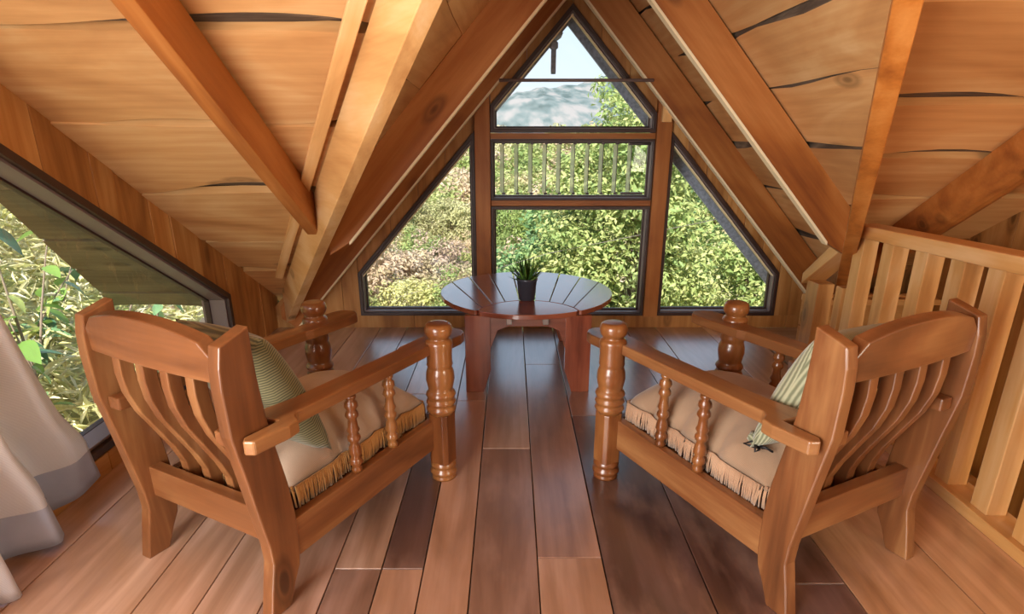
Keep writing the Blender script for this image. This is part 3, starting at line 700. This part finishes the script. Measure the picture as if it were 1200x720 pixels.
# seat cushions with cord fringe
def cushion(root, label, m, mf, seed):
    rr = random.Random(seed)
    t = empty('seat_cushion', root.location, root.rotation_euler.z, label=label, cat='cushion', group='seat cushions on the armchairs')
    hw, y0, y1 = Wc - .062, .165, .955; zc = .372
    nu, nv = 36, 48; vs, fs = [], []
    tufts = [(-.0, .5)]
    def top(u, v):                                         # u,v in -1..1
        e = (1 - abs(u) ** 5) ** .45 * (1 - abs(v) ** 6) ** .45 if abs(u) < 1 and abs(v) < 1 else 0
        z = .060 * e + .125 * max(0, (1 - u * u)) ** .8 * max(0, (1 - v * v)) ** .5
        for cx in (-1, 1):
            for cy in (-.33, .18, .62):
                dd = ((u - cx) / .30) ** 2 + ((v - cy) / .10) ** 2; z -= .036 * math.exp(-dd)
        z += .004 * math.sin(7 * u + 3 * v + seed) * math.cos(5 * v - 2 * u)
        for cy in (-.33, .18, .62):
            a = math.atan2(v - cy, (1 - abs(u)) * .8 + .02); z += .006 * math.sin(9 * a + cy * 5 + (u > 0)) * math.exp(-((1 - abs(u)) / .35) ** 2 - ((v - cy) / .28) ** 2)
        return z
    def edge(u, v):
        w = 1.0
        for cy in (-.33, .18, .62): w -= .05 * math.exp(-((v - cy) / .09) ** 2) * abs(u) ** 3
        return w
    for j in range(nv + 1):
        v = -1 + 2 * j / nv
        for i in range(nu + 1):
            u = -1 + 2 * i / nu; x = u * hw * edge(u, v); y = (y0 + y1) / 2 + v * (y1 - y0) / 2
            if abs(u) > .8 and abs(v) > .86: pass
            vs.append((x, y, zc + max(0, top(u, v))))
    N = (nu + 1) * (nv + 1)
    for j in range(nv + 1):
        v = -1 + 2 * j / nv
        for i in range(nu + 1):
            u = -1 + 2 * i / nu; x = u * hw * edge(u, v); y = (y0 + y1) / 2 + v * (y1 - y0) / 2
            vs.append((x * .985, y, zc - .07 * ((1 - abs(u) ** 8) * (1 - abs(v) ** 8)) ** .5))
    for j in range(nv):
        for i in range(nu):
            a = j * (nu + 1) + i; q = [a, a + 1, a + nu + 2, a + nu + 1]; fs.append(q); fs.append([x + N for x in q[::-1]])
    bd = [i for i in range(nu + 1)] + [j * (nu + 1) + nu for j in range(1, nu * 0 + nv + 1)] + [nv * (nu + 1) + i for i in range(nu - 1, -1, -1)] + [j * (nu + 1) for j in range(nv - 1, 0, -1)]
    for k in range(len(bd)):
        a, b = bd[k], bd[(k + 1) % len(bd)]; fs.append([b, a, a + N, b + N])
    o = mesh('pad', vs, fs, m, t, smooth=True); recalc(o)
    # fringe strands hanging along the edge
    per = []; ns = 560
    pts = []
    for k in range(ns):
        s = 4 * k / ns
        if s < 1: u, v = -1 + 2 * s, -1
        elif s < 2: u, v = 1, -1 + 2 * (s - 1)
        elif s < 3: u, v = 1 - 2 * (s - 2), 1
        else: u, v = -1, 1 - 2 * (s - 3)
        cu, cv = (max(-.94, min(.94, u)), max(-.96, min(.96, v)))
        x = u * hw * edge(u, v); y = (y0 + y1) / 2 + v * (y1 - y0) / 2
        x *= 1 - .04 * (abs(v) > .97) * abs(u) ** 8; 
        nrm = Vector((u if abs(u) == 1 else 0, v if abs(v) == 1 else 0, 0)); nrm = nrm.normalized() if nrm.length else Vector((0, 1, 0))
        p = Vector((x, y, zc + .012)) + nrm * .004
        q = p + nrm * (.006 + rr.uniform(-.003, .004)) + Vector((rr.uniform(-.003, .003), rr.uniform(-.003, .003), -.042))
        e2 = q + Vector((rr.uniform(-.004, .004), rr.uniform(-.004, .004), -.042 + rr.uniform(-.004, .004)))
        pts.append(([p, p * .5 + q * .5 + nrm * .001, q, e2], [.003, .004, .0038, .0034]))
    fo = tubes('fringe', pts, mf, t, 5, label='twisted cord fringe'); fo['kind'] = 'stuff'
    return t
cu_l = cushion(chair_l, 'tan fringed seat cushion on the armchair by the sloped window', M['cushion_pale'], M['fringe'], 1)
cu_r = cushion(chair_r, 'tan fringed seat cushion on the armchair by the stair railing', M['cushion'], M['fringe2'], 4)

def pillow(root, label, m, pos, rot, size=.24, th=.085, tassel=True, name='corduroy_pillow'):
    R0 = Matrix.Translation(root.location) @ Matrix.Rotation(root.rotation_euler.z, 4, 'Z')
    Mx = R0 @ Matrix.Translation(pos) @ Matrix.Rotation(rot[2], 4, 'Z') @ Matrix.Rotation(rot[0], 4, 'X') @ Matrix.Rotation(rot[1], 4, 'Y')
    e = empty(name, label=label, cat='pillow'); e.matrix_world = Mx
    n = 22; vs, fs = [], []
    for s in (1, -1):
        for j in range(n + 1):
            v = -1 + 2 * j / n
            for i in range(n + 1):
                u = -1 + 2 * i / n
                pinch = 1 - .07 * (1 - (abs(u) ** 2)) * abs(v) ** 2 - .0; pinch2 = 1 - .07 * (1 - abs(v) ** 2) * abs(u) ** 2
                z = s * th * ((1 - u * u) * (1 - v * v)) ** .42 + .006 * math.sin(5 * u + 2 * v) * (1 - u * u) * (1 - v * v)
                vs.append((u * size * pinch2, z, v * size * pinch))
    N = (n + 1) ** 2
    for j in range(n):
        for i in range(n):
            a = j * (n + 1) + i; q = [a, a + 1, a + n + 2, a + n + 1]; fs.append(q[::-1]); fs.append([x + N for x in q])
    o = mesh('cover', vs, fs, m, e, smooth=True)
    bm = bmesh.new(); bm.from_mesh(o.data); bmesh.ops.remove_doubles(bm, verts=bm.verts, dist=.0005); bmesh.ops.recalc_face_normals(bm, faces=bm.faces); bm.to_mesh(o.data); bm.free()
    if tassel:
        lst = []
        rr = random.Random(5)
        cx, cz = tassel
        for k in range(16):
            a = rr.uniform(0, 6.28); l = rr.uniform(.02, .05)
            lst.append(([(cx, 0, cz), (cx + .5 * l * math.cos(a), .5 * l * math.sin(a), cz + .01 * rr.uniform(-1, 1)), (cx + l * math.cos(a), l * math.sin(a) * .7, cz - .012)], [.004, .006, .003]))
        tubes('tassel', lst, M['black'], e, 5, label='black tassel at a corner')
    return e
pillow(chair_l, 'olive corduroy pillow leaning in the armchair by the sloped window', M['cord_olive'], (.025, .285, .675), (.40, -.05, -.10), .265, .10, (.20, .22))
pillow(chair_r, 'grey-green corduroy pillow leaning in the armchair by the railing', M['cord_green'], (.0, .215, .70), (.36, .05, .06), .25, .09, None)
rib = empty('ribbon_bow', label='black ribbon bow with a pale cloth scrap on the cushion by the railing', cat='ribbon')
rib.matrix_world = Matrix.Translation(pR) @ Matrix.Rotation(math.radians(26.7), 4, 'Z') @ Matrix.Translation((-.235, .27, .475))
for k, (a, l) in enumerate(((.3, .05), (2.2, .05), (3.6, .045), (5.0, .05), (1.2, .04))):
    tubes('loop', [([(0, 0, 0), (.5 * l * math.cos(a - .35), .5 * l * math.sin(a - .35), .016), (l * math.cos(a), l * math.sin(a), .004), (.5 * l * math.cos(a + .35), .5 * l * math.sin(a + .35), .004), (0, 0, 0)], .0045)], M['black'], rib, 5)
tubes('scrap', [([(0, .01, .004), (.01, .04, .02), (.03, .055, .03)], [.012, .02, .008])], M['cord_green'], rib, 7, label='pale striped cloth scrap')

# ------------------------------------------------------------------ round table with fanned boards
TX, TY, TZ, TR = .108, 3.925, .53, .578
tb = empty('round_table', (TX, TY, 0), label='low round dark wooden table with fanned top boards in front of the window', cat='table')
FY = 2.76 - TY; AY, AR = 3.353 - TY, .318
def circ_far(tn, cy, r, far=True):
    d = Vector((tn, 1)).normalized(); c = Vector((0, cy - FY)); b = d.dot(c); dd = b * b - (c.dot(c) - r * r)
    if dd < 0: return None
    t = b + math.sqrt(dd) if far else b - math.sqrt(dd); return Vector((d.x * t, FY + d.y * t)), t
tans = [-.566, -.375, -.265, -.16, -.053, .053, .16, .265, .375, .566]
for a, b in zip(tans[:-1], tans[1:]):
    g = .0028; a2, b2 = a + (g if a > -.5 else 0), b - (g if b < .5 else 0)
    inn, out = [], []
    for k in range(9):
        t = a2 + (b2 - a2) * k / 8; f = circ_far(t, 0, TR); 
        if not f: continue
        n0 = circ_far(t, 0, TR, False); ar = circ_far(t, AY, AR + .005)
        q = n0
        if ar and ar[1] > n0[1]: q = ar
        out.append(f[0]); inn.append(q[0])
    poly = [(p.x, p.y, TZ - .03) for p in inn] + [(p.x, p.y, TZ - .03) for p in out[::-1]]
    mid = (a + b) / 2
    slab('top_board', poly, (0, 0, .03), (mid, 1, 0), M['table'], tb, .003)
lens = []
for k in range(120):
    t = 2 * math.pi * k / 120
    p = (TR * math.cos(t), TR * math.sin(t))
    if math.hypot(p[0], p[1] - AY) < AR: lens.append(p)
    p = (AR * math.cos(t), AY + AR * math.sin(t))
    if math.hypot(*p) < TR: lens.append(p)
cy = sum(p[1] for p in lens) / len(lens); lens.sort(key=lambda p: math.atan2(p[1] - cy, p[0]))
slab('front_board', [(x, y, TZ - .03) for x, y in lens], (0, 0, .03), (1, 0, 0), M['table'], tb, .003)
ap = [(-.385, 0), (-.275, 0), (-.228, .15), (-.228, .295), (-.185, .405), (-.12, .43)]
arch = ap + [(-x, z) for x, z in ap[::-1]]
for yy in (-.495, .455):
    for s in (-1, 1):
        slab('leg', [(s * x, yy, z) for x, z in ((-.385, 0), (-.275, 0), (-.228, .15), (-.228, .5), (-.385, .5))], (0, .04, 0), (0, 0, 1), M['table'], tb, .003)
    slab('apron', [(-.23, yy + .012, .5), (-.23, yy + .012, .285), (-.185, yy + .012, .405), (-.12, yy + .012, .43), (.12, yy + .012, .43), (.185, yy + .012, .405), (.23, yy + .012, .285), (.23, yy + .012, .5)], (0, .03, 0), (1, 0, 0), M['table'], tb, .002)
for s in (-1, 1):
    box('side_apron', (s * .34 - .015, -.45, .40), (s * .34 + .015, .45, .5), M['table'], tb, 'Y')
for xx in (-.115, .105):
    box('clasp', (xx - .017, -.53, .455), (xx + .017, -.48, .498), M['steel'], tb, 'X', .003, label='small steel clasp')

# potted succulent
pt = empty('potted_succulent', (.106, 3.70, TZ), label='spiky green succulent in a black tapered pot on the round table', cat='potted plant')
lathe('pot', [(.046, 0), (.05, .004), (.064, .125), (.068, .128), (.068, .142), (.063, .142), (.061, .128), (.058, .124)], M['pot'], pt, (0, 0, 0), 28)
lathe('soil', [(.0605, .10), (.061, .118), (.03, .124), (.004, .126)], M['soil'], pt, (0, 0, 0), 20)
def leaf_blade(name, L, W, bend, m, parent, mat, tint, thick=.006):
    n = 7; vs, fs = [], []
    for i in range(n + 1):
        t = i / n; ww = W * (1 - t ** 2.2) * (.75 + .5 * t * (1 - t)); z = L * t; y = bend * t * t
        if i == n: ww = .0006
        vs += [(-ww, y - .3 * ww, z), (0, y + thick * (1 - t), z), (ww, y - .3 * ww, z), (0, y - thick * .8 * (1 - t) + .2 * ww, z)]
    for i in range(n):
        for q in range(4): fs.append([i * 4 + q, i * 4 + (q + 1) % 4, i * 4 + 4 + (q + 1) % 4, i * 4 + 4 + q])
    fs.append([3, 2, 1, 0])
    o = mesh(name, vs, fs, m, parent, mat, smooth=True)
    at = o.data.attributes.new('tint', 'FLOAT', 'POINT'); at.data.foreach_set('value', [tint] * len(o.data.vertices))
    return o
for k in range(34):
    ring_ = k / 34; tilt = math.radians(12 + 68 * ring_ ** 1.1 + random.uniform(-6, 6)); az = k * 2.39996 + random.uniform(-.2, .2)
    L = random.uniform(.14, .18) if ring_ < .6 else random.uniform(.11, .15)
    Mx = Matrix.Translation((.018 * math.cos(az), .018 * math.sin(az), .122)) @ Matrix.Rotation(az - math.pi / 2, 4, 'Z') @ Matrix.Rotation(-tilt, 4, 'X')
    leaf_blade('leaf', L, .0135, -.02, M['succulent'], pt, Mx, random.random())

# ------------------------------------------------------------------ curtain
def curtain():
    e = empty('curtain', (-1.8, 1.7, 0), label='pale grey-lavender curtain hanging beside the sloped window and reaching the floor', cat='curtain')
    nu, nv = 90, 40; vs, fs, mi = [], [], []
    for j in range(nv + 1):
        t = j / nv; z = 2.02 * (1 - t) + .012 * t
        for i in range(nu + 1):
            u = i / nu
            yR = 1.88 + .30 * min(1, t * 1.15) ** 1.6 + (.09 * max(0, t - .78) / .22); yL = .95 + .1 * t
            y = yL + (yR - yL) * u
            am = .035 + .045 * t
            x = -1.84 + am * math.sin(u * 27 + .6 * math.sin(3 * t)) + .016 * math.sin(u * 61 + 2 * t) + .06 * t * (1 - u) + .09 * max(0, t - .85) / .15 * (.4 - .8 * u)
            zz = z + (.0 if t < .97 else .014 * math.sin(u * 20)) + .10 * max(0, u - .82) / .18 * t ** 4
            vs.append((x + 1.8, y - 1.7, max(zz, .006)))
    for j in range(nv):
        for i in range(nu):
            a = j * (nu + 1) + i; fs.append([a, a + 1, a + nu + 2, a + nu + 1]); mi.append(1 if j >= nv - 4 and i > nu * .62 else 0)
    o = mesh('drape', vs, fs, [M['curtain'], M['lining']], e, fmi=mi, smooth=True)
    s = o.modifiers.new('thick', 'SOLIDIFY'); s.thickness = .004
    tubes('curtain_rod', [([(-.06, -.95, 2.05), (-.06, .28, 2.05)], .012)], M['metal'], e, 10)
curtain()

# ------------------------------------------------------------------ outside: ground, mountain
def sm(a, b, x): t = np.clip((x - a) / (b - a), 0, 1); return t * t * (3 - 2 * t)
def hgt(x, y):
    x = np.asarray(x, float); y = np.asarray(y, float)
    z = -2.7 - 2.5 * sm(6, 24, y) + .058 * np.maximum(0, y - 26)
    z = z + .5 * np.sin(x * .21 + 1) * np.sin(y * .17) + .25 * np.sin(x * .6 + y * .45)
    lim = -3.0 - .36 * np.maximum(0, y - 4.5)
    bank = -1.0 + .75 * np.maximum(0, lim - x)
    bank = np.minimum(bank, 3.2)
    return np.where(x < lim, np.maximum(z, bank), z)
def grid(name, xs_, ys_, hf, m, **k):
    X, Y = np.meshgrid(xs_, ys_); Z = hf(X, Y); n, mm = X.shape
    vs = np.stack([X, Y, Z], -1).reshape(-1, 3)
    idx = np.arange(n * mm).reshape(n, mm)
    fs = np.stack([idx[:-1, :-1], idx[:-1, 1:], idx[1:, 1:], idx[1:, :-1]], -1).reshape(-1, 4)
    o = mesh(name, vs.tolist(), fs.tolist(), m, smooth=True); return props(o, **k)
grid('ground', np.linspace(-60, 60, 150), np.concatenate([np.linspace(-12, 20, 60), np.linspace(21, 125, 60)]), hgt, M['ground'], label='dry scrubby hillside outside the windows', kind='structure')
def mh(x, y):
    t = np.clip((y - 150) / 330, 0, 1)
    ridge = 24 + .16 * x * (x < 160) + .16 * 160 * (x >= 160) + 3.0 * np.sin(x * .03) + 2.0 * np.sin(x * .09 + 1) + .9 * np.sin(x * .41)
    return -4 + (ridge + 4) * np.sin(t * math.pi / 2) + 2.5 * np.sin(x * .05 + y * .03) * t * (1 - t) * 2
grid('mountain', np.linspace(-420, 500, 220), np.linspace(130, 560, 60), lambda x, y: np.where(y > 480, mh(x, 480 + 0 * y) - (y - 480) * .3, mh(x, y)), M['mountain'], label='forested mountain ridge in the distance, its colour greyed with haze', kind='structure')

# foliage from folded leaf blades
def leaves(name, P, size, m, parent=None, tint=None, out=None, flat=.5, wid=.24, label=None):
    n = len(P); P = np.asarray(P, float)
    N = RNG.normal(size=(n, 3)); N[:, 2] = np.abs(N[:, 2]) * (1 + flat) + .25
    if out is not None: N = N * .5 + np.asarray(out) * 1.3
    N /= np.linalg.norm(N, axis=1)[:, None] + 1e-9
    T = np.cross(N, RNG.normal(size=(n, 3))); T /= np.linalg.norm(T, axis=1)[:, None] + 1e-9
    B = np.cross(N, T); sz = np.broadcast_to(size, (n,)) * RNG.uniform(.7, 1.3, n); L = sz[:, None]
    v0 = P - T * L * .5; v1 = P + B * L * wid + N * L * .08; v2 = P + T * L * .55 - N * L * .1; v3 = P - B * L * wid + N * L * .08
    V = np.stack([v0, v1, v2, v3], 1).reshape(-1, 3)
    b = np.arange(n)[:, None] * 4; Fa = np.concatenate([b + np.array([[0, 1, 2]]), b + np.array([[0, 2, 3]])], 1).reshape(-1, 3)
    me = bpy.data.meshes.new(name); me.vertices.add(len(V)); me.vertices.foreach_set('co', V.ravel())
    me.loops.add(len(Fa) * 3); me.loops.foreach_set('vertex_index', Fa.ravel().astype(np.int32))
    me.polygons.add(len(Fa)); me.polygons.foreach_set('loop_start', np.arange(0, len(Fa) * 3, 3, dtype=np.int32)); me.polygons.foreach_set('loop_total', np.full(len(Fa), 3, dtype=np.int32))
    me.update(calc_edges=True); me.materials.append(m)
    at = me.attributes.new('tint', 'FLOAT', 'POINT'); tt = RNG.uniform(0, 1, n) if tint is None else np.clip(tint, 0, 1)
    at.data.foreach_set('value', np.repeat(tt, 4).astype(np.float32))
    o = bpy.data.objects.new(name, me); C.objects.link(o)
    if parent: o.parent = parent
    if label: o['label'] = label
    o['kind'] = 'stuff'
    return o
def crown_points(c, r, ncl, per, spread, inner=.55):
    c = np.array(c); r = np.array(r); D = RNG.normal(size=(ncl, 3)); D /= np.linalg.norm(D, axis=1)[:, None]
    rad = RNG.uniform(inner, 1.0, ncl)[:, None]; CC = D * rad * (1 + .12 * np.sin(5 * D[:, :1] + 3 * D[:, 2:3]))
    Q = RNG.normal(size=(ncl, per, 3)); Q /= np.linalg.norm(Q, axis=2)[..., None] + 1e-9
    Q *= RNG.uniform(.3, 1, (ncl, per, 1)) ** .5
    P = CC[:, None, :] * r + Q * spread * np.array([1, 1, .7])
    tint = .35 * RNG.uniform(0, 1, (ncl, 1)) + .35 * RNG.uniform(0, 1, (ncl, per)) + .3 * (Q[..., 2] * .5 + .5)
    return (P + c).reshape(-1, 3), tint.ravel(), Q.reshape(-1, 3)
def tree(name, base, top, r, cc, m, ncl, per, spread, size, label, seed, group=None):
    rr = random.Random(seed); base = Vector(base)
    e = empty(name, base, label=label, cat='tree')
    c = Vector(cc) - base
    P, t, O = crown_points(tuple(c), r, ncl, per, spread)
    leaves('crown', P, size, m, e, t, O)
    lst = [([(0, 0, -.3), c * .3 + Vector((.15, 0, 0)), c * .65 + Vector((-.1, .05, 0)), c], [.17, .14, .11, .05])]
    for k in range(14):
        a = rr.uniform(0, 6.28); el = rr.uniform(-.1, .9); s = c * rr.uniform(.35, .9)
        d = Vector((math.cos(a) * math.cos(el) * r[0], math.sin(a) * math.cos(el) * r[1], math.sin(el) * r[2])) * rr.uniform(.6, .9)
        q = s + d * .5 + Vector((0, 0, .15)); lst.append(([s, q, c * .3 + s * .7 + d], [.05, .035, .012]))
    tubes('trunk', lst, M['bark_tree'], e, 7)
    return e
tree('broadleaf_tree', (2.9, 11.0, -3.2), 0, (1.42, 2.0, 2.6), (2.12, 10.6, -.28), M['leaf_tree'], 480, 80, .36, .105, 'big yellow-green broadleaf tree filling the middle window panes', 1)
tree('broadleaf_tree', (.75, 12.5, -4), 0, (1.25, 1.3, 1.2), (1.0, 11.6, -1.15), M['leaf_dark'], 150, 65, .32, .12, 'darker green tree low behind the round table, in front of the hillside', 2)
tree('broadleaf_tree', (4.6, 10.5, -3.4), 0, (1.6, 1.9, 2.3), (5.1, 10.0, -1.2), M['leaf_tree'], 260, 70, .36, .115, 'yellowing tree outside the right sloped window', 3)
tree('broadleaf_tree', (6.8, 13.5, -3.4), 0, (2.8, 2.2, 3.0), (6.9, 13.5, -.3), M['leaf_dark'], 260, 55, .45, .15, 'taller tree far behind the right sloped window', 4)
tree('broadleaf_tree', (-.2, 15.5, -5), 0, (.9, 1.0, .8), (.05, 15.2, -3.1), M['leaf_tree'], 80, 55, .34, .13, 'small pale tree under the middle window behind the pot', 6)
# countable shrubs on the near slope, then the thicket behind
proto = []
for k in range(4):
    P, t, O = crown_points((0, 0, .9), (1.0, 1.0, .95), 60, 60, .3, .55)
    e = empty('hillside_shrub', (0, 0, -50), label=('dark green', 'mid green', 'tan pinkish dry', 'yellowish olive')[k] + ' rounded shrub on the slope below the gable windows', cat='shrub', group=('dark green', 'mid green', 'tan dry', 'yellowish olive')[k] + ' shrubs on the near slope')
    leaves('foliage', P, .11, M['scrub'], e, t * .25 + (.0, .2, .62, .38)[k], O)
    tubes('stem', [([(0, 0, -.4), (.05, 0, .3), (0, .05, .8)], [.06, .05, .02])], M['bark_tree'], e, 6)
    proto.append(e)
rr = random.Random(3); k = 0
for y in (17, 20, 23, 26.5, 30, 34):
    nx = int(y * .50 / 2.6) + 2
    for q in range(nx):
        x = -y * .30 + (q + rr.uniform(.2, .8)) * (y * .42 / nx)
        pr = proto[rr.randrange(4)]
        o = pr if pr.location.z < -40 else copy_tree(pr)
        s = rr.uniform(.85, 1.6); yy = y + rr.uniform(-1.2, 1.2)
        o.location = (x, yy, float(hgt(x, yy)) - .1); o.rotation_euler.z = rr.uniform(0, 6.28); o.scale = (s, s, s * rr.uniform(.85, 1.2))
        v = rr.uniform(.75, 1.15)
        for ch in o.children: ch.color = (v * rr.uniform(.95, 1.08), v, v * rr.uniform(.85, 1.1), 1)
allP, allT, allS, allO = [], [], [], []
for k in range(420):
    y = 36 + 66 * RNG.uniform() ** 1.3; x = RNG.uniform(-.42, .36) * y; s = RNG.uniform(.8, 1.7) * (1 + (y - 36) / 90)
    P, t, O = crown_points((x, y, float(hgt(x, y)) + .55 * s), (s, s, .8 * s), 18, 24, .36 * s, .6)
    allP.append(P); allT.append(t * .25 + RNG.uniform(0, .72)); allS.append(np.full(len(P), .20 * s)); allO.append(O)
th = leaves('hillside_thicket', np.concatenate(allP), np.concatenate(allS), M['scrub'], None, np.concatenate(allT), np.concatenate(allO))
props(th, 'pale green and tan thicket covering the far hillside', 'bushes', kind='stuff')

# bush and straw outside the left window
n = 14000
x = RNG.uniform(-9.5, -2.9, n); y = RNG.uniform(1.0, 9.0, n)
P = np.stack([x, y, hgt(x, y) + RNG.uniform(0, .35, n)], 1)
sg = leaves('straw_grass', P, .24, M['straw'], None, RNG.uniform(0, 1, n), wid=.05); props(sg, 'bright straw and dry grass on the bank outside the sloped window', 'grass', kind='stuff')
bu = empty('leafy_bush', (-3.55, 3.6, -.5), label='sunlit leafy bush with long leaves outside the sloped left window', cat='bush')
lm = []
def big_leaf_mesh(m, seed):
    rr = random.Random(seed); n = 6; vs, fs = [], []
    for i in range(n + 1):
        t = i / n; ww = .30 * math.sin(math.pi * min(1, t * .97 + .03)) ** .8 * (1 - .35 * t); z = -.35 * t * t
        vs += [(t, -ww, z + .07 * ww / .3), (t, 0, z), (t, ww, z + .07 * ww / .3)]
    for i in range(n):
        for q in range(2): fs.append([i * 3 + q, i * 3 + q + 1, i * 3 + q + 4, i * 3 + q + 3])
    me = bpy.data.meshes.new('leaf'); me.from_pydata(vs, [], fs); me.materials.append(m)
    me.polygons.foreach_set('use_smooth', [True] * len(fs)); at = me.attributes.new('tint', 'FLOAT', 'POINT'); at.data.foreach_set('value', [rr.random()] * len(vs)); return me
lms = [big_leaf_mesh(M['bigleaf'], i) for i in range(5)] + [big_leaf_mesh(M['bigleaf_blue'], i) for i in range(3)]
stems = []; rr = random.Random(9)
for k in range(28):
    a = rr.uniform(-.9, .9); L = rr.uniform(1.0, 2.1); b = Vector((rr.uniform(-1.6, .2), rr.uniform(-1.0, 2.1), -.2))
    d = Vector((rr.uniform(-.5, .35), math.sin(a), rr.uniform(.7, 1.5))).normalized()
    pts = [b + d * (L * t) + Vector((0, .25 * t * t * math.sin(a), -.2 * t * t)) for t in (0, .25, .5, .75, 1)]
    stems.append((pts, [.014, .012, .010, .007, .004]))
    for q in range(8):
        t = .3 + .7 * q / 7; i = min(3, int(t * 4)); f = t * 4 - i; p = pts[i].lerp(pts[i + 1], f)
        o = bpy.data.objects.new('leaf', lms[rr.randrange(8)]); C.objects.link(o); o.parent = bu; o.location = p
        s = rr.uniform(.17, .30); o.rotation_euler = (rr.uniform(-.5, .5), rr.uniform(-.3, .7), rr.uniform(0, 6.28)); o.scale = (s, s, s)
tubes('stem', stems, M['stem'], bu, 6)
pts = RNG.uniform((-2.4, -1.6, -.3), (.1, 2.6, .75), (900, 3))
leaves('small_leaves', pts, .06, M['straw'], bu, RNG.uniform(0, .7, 900))

# hanging fixture under the gable overhang, and a cable
hf = empty('hanging_fixture', (.335, 5.05, 2.0), label='small grey fixture hanging under the overhang behind the top pane', cat='fixture')
lathe('stick', [(.018, -.02), (.02, 0), (.02, .17), (.016, .175)], M['grey'], hf, (0, 0, 0), 12)
lathe('collar', [(.018, .15), (.034, .165), (.034, .20), (.02, .215)], M['grey'], hf, (0, 0, 0), 14)
lathe('cup', [(.02, .21), (.055, .235), (.07, .27), (.03, .285), (.012, .30), (.01, .45)], M['grey'], hf, (0, 0, 0), 16)
cb = tubes('cable', [([(-1.5, 7.5, -.5), (.5, 7.7, .05), (3.0, 8.0, .5), (6, 8.3, 1.2)], .0035)], M['reveal'], None, 5)
props(cb, 'thin pale cable crossing in front of the trees', 'cable')
